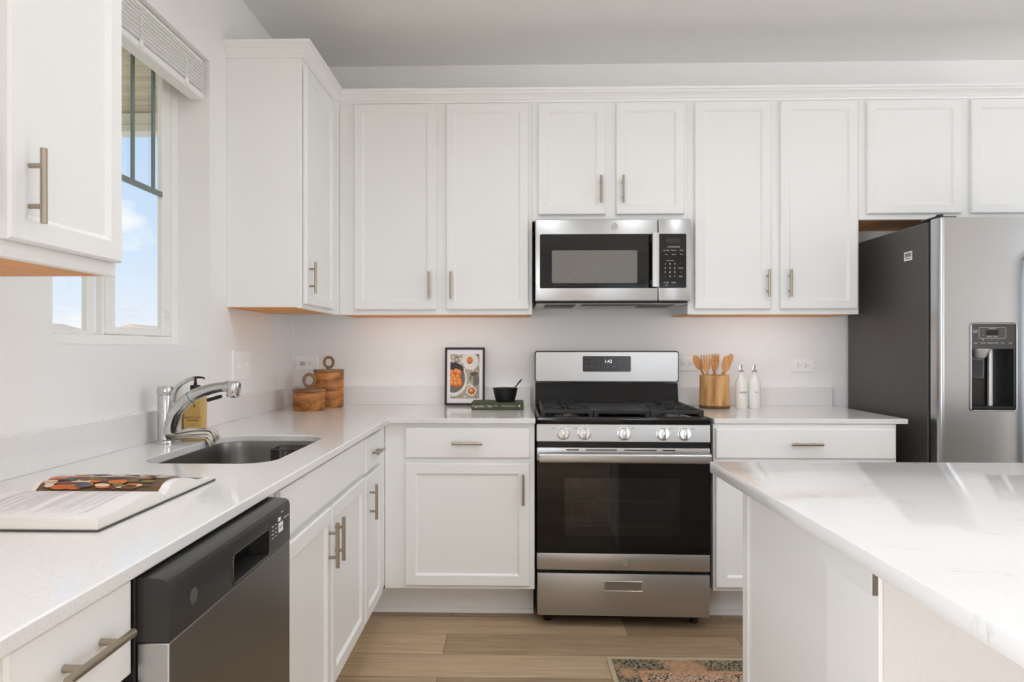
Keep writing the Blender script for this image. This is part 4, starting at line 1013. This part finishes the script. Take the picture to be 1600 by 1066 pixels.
def microwave():
    x0, x1, z0, z1, F = 1.297, 2.039, 1.445, 1.8375, -.392
    t = thing('microwave', 'stainless steel over-the-range microwave above the range', 'microwave', ((x0+x1)/2, -.2, z0))
    xs = 1.884                                                            # split between door and control side
    X, U = (1, 0, 0), (0, 0, 1)
    MB().box(x0+.003, x1-.003, F+.042, -.004, z0-.010, z1-.003, .004).build('body', mat('range_black', (22, 22, 22), .35), t)
    dm = MB(); dm.box(x0, xs-.0015, F+.002, F+.040, z0, z1, .005, 2); door = dm.build('door', STEEL, t)
    cm = MB(); cm.box(xs+.0015, x1, F+.002, F+.040, z0, z1, .005, 2); side = cm.build('control_side', STEEL, t)
    wz0, wz1 = 1.507, 1.766
    MB().prism(rounded(1.319, xs-.004, wz0, wz1, .006, 3), lambda q: (q[0], F-.0010, q[1]), lambda q: (q[0], F+.0018, q[1])).build('black_glass', BLKGLASS, door, smooth=0)
    MB().prism(rounded(1.376, 1.784, 1.531, 1.688, .008, 3), lambda q: (q[0], F-.0022, q[1]), lambda q: (q[0], F-.0011, q[1])).build('mesh_window', tint(mat('window_mesh', (118, 114, 108), .35), [(.4, (108, 104, 99)), (.6, (128, 124, 118))], 400), door, smooth=0)
    h = MB(); hx = 1.8625
    h.prism(rounded(hx-.017, hx+.017, F-.050, F-.032, .007, 4), lambda q: (q[0], q[1], wz0+.002), lambda q: (q[0], q[1], wz1-.002))
    for z in (wz0+.025, wz1-.025): h.box(hx-.012, hx+.012, F-.034, F-.001, z-.014, z+.014, .002)
    h.build('handle', STEEL, door)
    emblem(door, ((x0+x1)/2+.008, F+.0018, 1.803), .0155, X, (0, -1, 0))
    pn = MB().prism(rounded(xs+.003, 2.017, wz0, wz1, .006, 3), lambda q: (q[0], F-.0010, q[1]), lambda q: (q[0], F+.0018, q[1])).build('control_panel', BLKGLASS, side, smooth=0)
    MB().box(1.922, 1.985, F-.0014, F-.0011, 1.722, 1.744).build('display', mat('display_grey', (46, 45, 44), .2), pn, smooth=0)
    k = MB(); y = F-.0012
    k.text('CONVENIENCE', .0085, TX((1.957, y, 1.703), X, U), .0001)
    for r, ws in enumerate((('Beverage', 'Popcorn', 'Cook'), ('Veg', 'Reheat', 'Time'))):
        for c, wd in enumerate(ws): k.text(wd, .0072, TX((1.922+c*.036, y, 1.687-r*.020), X, U), .0001)
    k.text('Express Cook', .0062, TX((1.940, y, 1.638), X, U), .0001)
    for r in range(4):
        for c in range(3): k.text(('123', '456', '789', '-0*')[r][c], .0125, TX((1.917+c*.0225, y, 1.622-r*.020), X, U), .0001)
        k.text(('^', 'POWER', 'v', 'TIMER')[r], .0068, TX((1.990, y, 1.622-r*.020), X, U), .0001)
    k.text('START', .0085, TX((1.922, y, 1.532), X, U), .0001).text('+30s', .0068, TX((1.922, y, 1.520), X, U), .0001).text('STOP', .0085, TX((1.957, y, 1.532), X, U), .0001)
    k.build('key_marks', WHITEINK, pn, smooth=0)
    # underside: grease filters and light
    zb_ = z0-.0105
    MB().box(x0+.006, x1-.006, F+.006, -.006, zb_-.003, zb_-.0003, .001).build('bottom_plate', mat('grey_metal', (205, 203, 199), .35, .6), t)
    for a, b in ((x0+.05, x0+.20), (x1-.22, x1-.06)):
        f = MB(); f.box(a, b, F+.05, -.12, zb_-.006, zb_-.0032, .001).build('grease_filter', bump(mat('filter_mesh', (90, 88, 85), .5, .7), 500, .9, .002), t)
    MB().box((x0+x1)/2-.145, (x0+x1)/2+.145, F+.03, F+.13, zb_-.0062, zb_-.0032, .001).build('vent_cover', BLKPLASTIC, t)
    MB().box((x0+x1)/2-.10, (x0+x1)/2+.12, F+.14, -.10, zb_-.005, zb_-.0032, .001).build('light_lens', mat('lens', (186, 184, 180), .3), t)
microwave()

def dishwasher():
    y0, y1 = -2.618, -2.100; XF = .690
    t = thing('dishwasher', 'dark stainless dishwasher under the left worktop', 'dishwasher', (.34, (y0+y1)/2, 0))
    MB().box(.05, .622, -2.6225, -2.056, .09, .880, .003).build('tub', mat('range_black', (22, 22, 22), .35), t)
    MB().box(.622, .642, y0-.004, y1+.004, .10, .889, .002).build('door_backing', BLKPLASTIC, t)
    MB().box(.50, .52, -2.62, -2.06, .0, .09).build('kickplate', BLKPLASTIC, t, smooth=0)
    zs = .792
    d = MB(); d.prism([(.6425, .108), (XF-.004, .108), (XF, .112), (XF, zs-.001), (.6425, zs-.001)], lambda q: (q[0], y0, q[1]), lambda q: (q[0], y1, q[1]))
    door = d.build('door', [SLATE, STEEL], t, bev=.002)
    for p in door.data.polygons:
        if abs(p.normal.y) > .9: p.material_index = 1
    # control strip with a pocket grip scooped out of it
    gy0, gy1, gz0, gz1 = -2.40, -2.225, zs+.006, .848
    pr = [(.6425, zs), (XF, zs), (XF, .872), (XF-.003, .880), (XF-.010, .884), (.6425, .886)]
    c = MB()
    for a, b in ((y0, gy0), (gy1, y1)): c.prism(pr, lambda q: (q[0], a, q[1]), lambda q: (q[0], b, q[1]))
    c.prism([(.6425, gz1), (XF-.004, gz1), (XF, gz1+.004), (XF, .872), (XF-.003, .880), (XF-.010, .884), (.6425, .886)], lambda q: (q[0], gy0, q[1]), lambda q: (q[0], gy1, q[1]))
    c.prism([(.6425, zs), (XF, zs), (XF, gz0-.002), (XF-.003, gz0), (.6425, gz0)], lambda q: (q[0], gy0, q[1]), lambda q: (q[0], gy1, q[1]))
    bmesh.ops.remove_doubles(c.bm, verts=c.bm.verts, dist=1e-5)
    cs = c.build('control_strip', DWCTRL, t)
    MB().box(.6428, .648, gy0, gy1, gz0, gz1).build('grip_pocket', BLKENAMEL, cs, smooth=0)
    rm = MB(); rm.tube([(XF+.0003, y, z) for y, z in rounded(gy0, gy1, gz0-.001, gz1+.002, .008, 4)], .0016, 6, closed=True, up=(1, 0, 0)); rm.build('grip_rim', BLKMETAL, cs)
    X, U = (0, 1, 0), (0, 0, 1)
    MB().prism([(a, .011) for a in [2*PI*k/24 for k in range(24)]], lambda p: (XF+.0001, -2.545+.0125*math.cos(p[0]), .833+.0125*math.sin(p[0])), lambda p: (XF+.0008, -2.545+.0125*math.cos(p[0]), .833+.0125*math.sin(p[0]))).build('badge', mat('badge_dim', (84, 82, 80), .35), cs)
    MB().box(XF+.0001, XF+.0006, -2.172, -2.146, .826, .846).box(XF+.0001, XF+.0006, -2.174, -2.160, .850, .858).build('sticker', STICKER, cs, smooth=0)
    k = MB()
    k.text('00-0', .010, TX((XF+.0008, -2.159, .836), X, U), .0001)
    k.build('sticker_print', DARKINK, cs, smooth=0)
    k = MB()
    for i in range(4): k.text('Heated', .0042, TX((XF+.0003, -2.205, .848-.008*i), X, U), .0001).text('Wash', .0042, TX((XF+.0003, -2.187, .848-.008*i), X, U), .0001)
    k.text('START', .0062, TX((XF+.0003, -2.130, .850), X, U), .0001).text('CYCLES', .004, TX((XF+.0003, -2.150, .866), X, U), .0001).text('LOCK', .004, TX((XF+.0003, -2.112, .85), X, U), .0001)
    k.build('key_marks', WHITEINK, cs, smooth=0)
dishwasher()

def fridge():
    x0, x1, yb, yf, yd = 2.962, 3.872, -.03, -.700, -.775
    t = thing('refrigerator', 'stainless steel side-by-side refrigerator with dark grey sides', 'refrigerator', ((x0+x1)/2, -.4, 0))
    H = 1.760
    MB().box(x0, x1, yf, yb, .03, H, .003).build('body', FRSIDE, t)
    MB().box(x0+.01, x1-.01, yf+.02, yf+.06, 0, .03).build('grille_base', BLKPLASTIC, t, smooth=0)
    MB().box(x0+.004, x1-.004, yf-.014, yf-.0005, .05, H-.004, .002).build('door_gasket', RUBBER, t)
    xm = 3.385
    def leaf(a, b): 
        prof = []
        for k in range(9): s = k/8*PI/2; prof.append((a+.022-.022*math.cos(s), yd+.022-.022*math.sin(s)))
        n = 12
        for k in range(1, n):
            u = k/n; prof.append((a+.022+(b-a-.044)*u, yd-.006*math.sin(PI*u)))
        for k in range(9): s = k/8*PI/2; prof.append((b-.022+.022*math.sin(s), yd+.022-.022*math.cos(s)))
        prof += [(b, yf-.0145), (a, yf-.0145)]
        return prof
    def door(name, a, b, holes=None):
        pr = leaf(a, b); m = MB()
        if not holes: m.prism(pr, lambda q: (q[0], q[1], .05), lambda q: (q[0], q[1], H+.004))
        else:
            hx0, hx1, hz0, hz1 = holes
            def cut(u0, u1):
                top = [q for q in pr[:-2] if u0 < q[0] < u1]
                def yat(x):
                    for p, q in zip(pr[:-2], pr[1:-2]):
                        if p[0] <= x <= q[0] and q[0] > p[0]: return p[1]+(q[1]-p[1])*(x-p[0])/(q[0]-p[0])
                    return pr[0][1]
                L = [(u0, yat(u0))] if u0 > a else []
                R = [(u1, yat(u1))] if u1 < b else []
                return ([] if u0 > a else [pr[0]])+L+top+R+([] if u1 < b else [pr[-3]])+[(u1, yf-.0145), (u0, yf-.0145)]
            m.prism(pr, lambda q: (q[0], q[1], .05), lambda q: (q[0], q[1], hz0)).prism(pr, lambda q: (q[0], q[1], hz1), lambda q: (q[0], q[1], H+.004))
            for u0, u1 in ((a, hx0), (hx1, b)): m.prism(cut(u0, u1), lambda q: (q[0], q[1], hz0), lambda q: (q[0], q[1], hz1))
            bmesh.ops.remove_doubles(m.bm, verts=m.bm.verts, dist=1e-5)
            bad = [f for f in m.bm.faces if abs(f.normal.z) > .9 and (abs(f.calc_center_median().z-hz0) < 1e-4 or abs(f.calc_center_median().z-hz1) < 1e-4) and f.calc_area() > 0]
        return m.build(name, mat_fr, t, smooth=30)
    mat_fr = bump(mat('stainless_fridge', (188, 190, 192), .24, 1), 60, .05, .0004, (.03, .03, 1))
    hole = (3.087, 3.270, .962, 1.318)
    fd = door('door', x0+.003, xm-.003, hole); rd = door('door', xm+.003, x1-.003)
    for d, xh in ((fd, xm-.045), (rd, xm+.045)):
        h = MB(); h.tube([(xh, yd-.008, .62), (xh, yd-.05, .66), (xh, yd-.058, .75), (xh, yd-.060, 1.1), (xh, yd-.058, 1.50), (xh, yd-.05, 1.59), (xh, yd-.008, 1.63)], .013, 14); h.build('handle', STEEL, d)
    # dispenser set into the freezer door
    a, b, c, e = hole
    yr = yd+.052
    ds = MB(); ds.box(a, b, yr, yr+.004, c, e).box(a, a+.004, yd+.0, yr, c, e).box(b-.004, b, yd+.0, yr, c, e).box(a+.004, b-.004, yd, yr, c, c+.004)
    dsp = ds.build('dispenser', mat('dispenser_black', (34, 33, 32), .25), fd, smooth=0)
    rm = MB(); rp = rounded(a-.006, b+.006, c-.006, e+.008, .018, 5); ri = rounded(a, b, c, e, .006, 5)
    rm.quads([[(x, yd-.0075, z) for x, z in ri], [(x, yd-.011, z) for x, z in ri], [(x, yd-.012, z) for x, z in rounded(a-.003, b+.003, c-.003, e+.004, .012, 5)], [(x, yd-.0065, z) for x, z in rp], [(x, yd-.002, z) for x, z in rp]], closed_u=True)
    rm.build('dispenser_rim', STEEL, dsp, smooth=60)
    zc = e-.102
    MB().prism(rounded(a+.001, b-.001, zc, e-.001, .004, 3), lambda q: (q[0], yd-.0065, q[1]), lambda q: (q[0], yd+.03, q[1])).build('dispenser_controls', GREYPLASTIC, dsp)
    X, U = (1, 0, 0), (0, 0, 1); y = yd-.0068
    MB().box(a+.064, a+.112, y-.0002, y, e-.044, e-.024).build('dispenser_display', BLKGLASS, dsp, smooth=0)
    k = MB()
    k.tube([(x, y, z) for x, z in rounded(a+.034, a+.142, e-.058, e-.013, .003, 2)], .0006, 4, closed=True, up=(0, 1, 0))
    k.text('FREEZER   FRIDGE', .0055, TX((a+.088, y, e-.051), X, U), .0001).text('TEMPERATURE', .0045, TX((a+.088, y, e-.018), X, U), .0001)
    for q, wd in zip((.020, .050, .078, .103, .130, .163), ('LIGHT', 'WATER', 'CRUSHED', 'CUBED', 'LOCK', 'RESET')): k.text(wd, .0058, TX((a+q, y, e-.078), X, U), .0001)
    k.text('DOOR', .0062, TX((a+.018, y, e-.026), X, U), .0001).text('ALARM', .0062, TX((a+.018, y, e-.033), X, U), .0001)
    for q in (.050, .126):
        for z in (.028, .044): k.text('^' if z < .03 else 'v', .007, TX((a+q, y, e-z), X, U), .0001)
    k.lathe([(0, 0), (.0022, 0), (.0022, .0002), (0, .0002)], (0, 0, 0), 12, M=Matrix.Translation((a+.050, y, e-.064))@Matrix.Rotation(PI/2, 4, 'X'))
    k.build('dispenser_marks', WHITEINK, dsp, smooth=0)
    # chute, paddle, column, drip tray
    MB().lathe([(.020, 0), (.036, .034), (.036, .036), (0, .036), (0, 0)], (a+.058, yd+.024, zc-.0365), 24).build('ice_chute', mat('grey_metal', (150, 148, 144), .4, .8), dsp)
    M = Matrix.Translation((a+.048, yd+.030, zc-.122))@Matrix.Rotation(.10, 4, 'Y')@Matrix.Rotation(-.12, 4, 'X')
    pd = MB().box(-.030, .030, -.006, .0, 0, .095, .003, M=M).build('dispenser_paddle', mat('paddle_grey', (110, 108, 105), .35), dsp)
    MB().box(-.022, .022, -.0072, -.0062, .004, .075, M=M).build('paddle_pad', mat('dispenser_black2', (44, 43, 42), .3), pd)
    MB().cyl((a+.112, yr-.012, c+.012), (a+.112, yr-.012, zc-.001), .010, seg=18).build('column', mat('grey_metal', (150, 148, 144), .4, .8), dsp)
    MB().box(a+.0045, b-.0045, yd-.013, yd+.048, c+.0045, c+.016, .003).build('drip_tray', BLKPLASTIC, dsp)
    # top hinge cover
    MB().box(x0+.006, x0+.10, yf-.04, yf+.06, H+.0045, H+.016, .004).cyl((x0+.028, yf-.035, H+.0045), (x0+.028, yf-.035, H+.022), .013, seg=16).build('hinge_cover', BLKPLASTIC, t)
    # service sticker high on the side
    st = MB().box(x0-.0006, x0-.0001, -.590, -.530, 1.612, 1.652).build('sticker', STICKER, t, smooth=0)
    k = MB()
    for i in range(16): w_ = .0010+.0008*((i*7) % 3); k.box(x0-.0009, x0-.0007, -.584+i*.003, -.584+i*.003+w_, 1.628, 1.646)
    k.box(x0-.0009, x0-.0007, -.580, -.545, 1.619, 1.623); k.build('barcode', DARKINK, st, smooth=0)
fridge()

# ------------------------------------------------------------------ island
def island():
    t = thing('kitchen_island', 'white island cabinet body with a textured half wall on the near side', 'island', (2.9, -2.2, 0))
    x0, x1 = 1.785, 4.10; y1 = -1.846; yw0, yw1 = -2.480, -2.315
    MB().box(x0+.004, x1, yw1+.001, y1, .0, .8835, .001).build('cabinet_box', CAB, t)
    MB().box(x0, x0+.0035, yw1+.001, y1-.034, .0, .8835).build('end_panel', CAB, t, smooth=0)
    MB().box(x0-.004, x0+.0035, y1-.033, y1+.003, .0, .8835, .001).build('corner_stile', TRIM, t)
    MB().box(x0+.001, x1, yw0, yw1-.0005, .0, .8835).build('half_wall', DRY, t, smooth=0)
    MB().box(x0-.0065, x0+.0005, yw0-.001, yw1+.012, .0, .8835, .0015).build('end_board', mat('bright_white_trim', (250, 250, 249), .3), t)
    ap = MB().box(x0-.018, x0-.0067, yw0-.0005, yw1+.026, .817, .8835, .001).build('apron_strip', TRIM, t)
    MB().box(x0-.0175, x0-.0085, yw0-.0010, yw0-.0006, .818, .8830).build('raw_end', bump(mat('raw_fibreboard', (120, 112, 100), .9), 200, .8, .002), ap, smooth=0)
    for k in range(4):                                                   # doors on the range side, with pulls
        a = x0+.05+k*.565; F = lambda u, v, d: (u, y1+.0005+d, v)
        p = MB().panel(a, a+.53, .18, .86, F).build('door', CAB, t)
        handle(p, F(a+(.49 if k % 2 == 0 else .04), .72, .019), (0, 0, 1), (0, 1, 0))
    tp = thing('island_countertop', 'large white veined quartz countertop on the island', 'countertop', (2.9, -2.4, .884), 'white quartz countertops')
    MB().box(1.717, 4.17, -3.02, -1.774, .884, .914, .003, 2).build('worktop', VEIN, tp)
island()

# ------------------------------------------------------------------ rug
def rug():
    x0, x1, y0, y1 = 1.555, 3.2, -1.66, -.962
    t = thing('patterned_rug', 'faded oriental runner rug on the floor between the range and the island', 'rug', (x0, y0, .0005))
    def ring(i0, i1, z, m, name, p):
        mb = MB()
        if i1 is None: mb.box(x0+i0, x1-i0, y0+i0, y1-i0, .0006, z)
        else:
            for a, b, c, d in ((x0+i0, x1-i0, y0+i0, y0+i1), (x0+i0, x1-i0, y1-i1, y1-i0), (x0+i0, x0+i1, y0+i1, y1-i1), (x1-i1, x1-i0, y0+i1, y1-i1)): mb.box(a, b, c, d, .0006, z)
        return mb.build(name, m, p, smooth=0)
    ring(0, .018, .006, RUGS['edge'], 'bound_edge', t)
    ring(.018, .105, .0065, RUGS['band'], 'patterned_border', t)
    ring(.105, .124, .0065, RUGS['line'], 'coral_stripe', t)
    ring(.124, None, .0065, RUGS['field'], 'field', t)
rug()

# baseboards out of sight of the cabinets
struct(MB().box(3.9, RX1, -.014, -.0005, .0005, .10).build('baseboard_back', TRIM, smooth=0))
struct(MB().box(.0005, .014, -4.5, -3.73, .0005, .10).build('baseboard_left', TRIM, smooth=0))
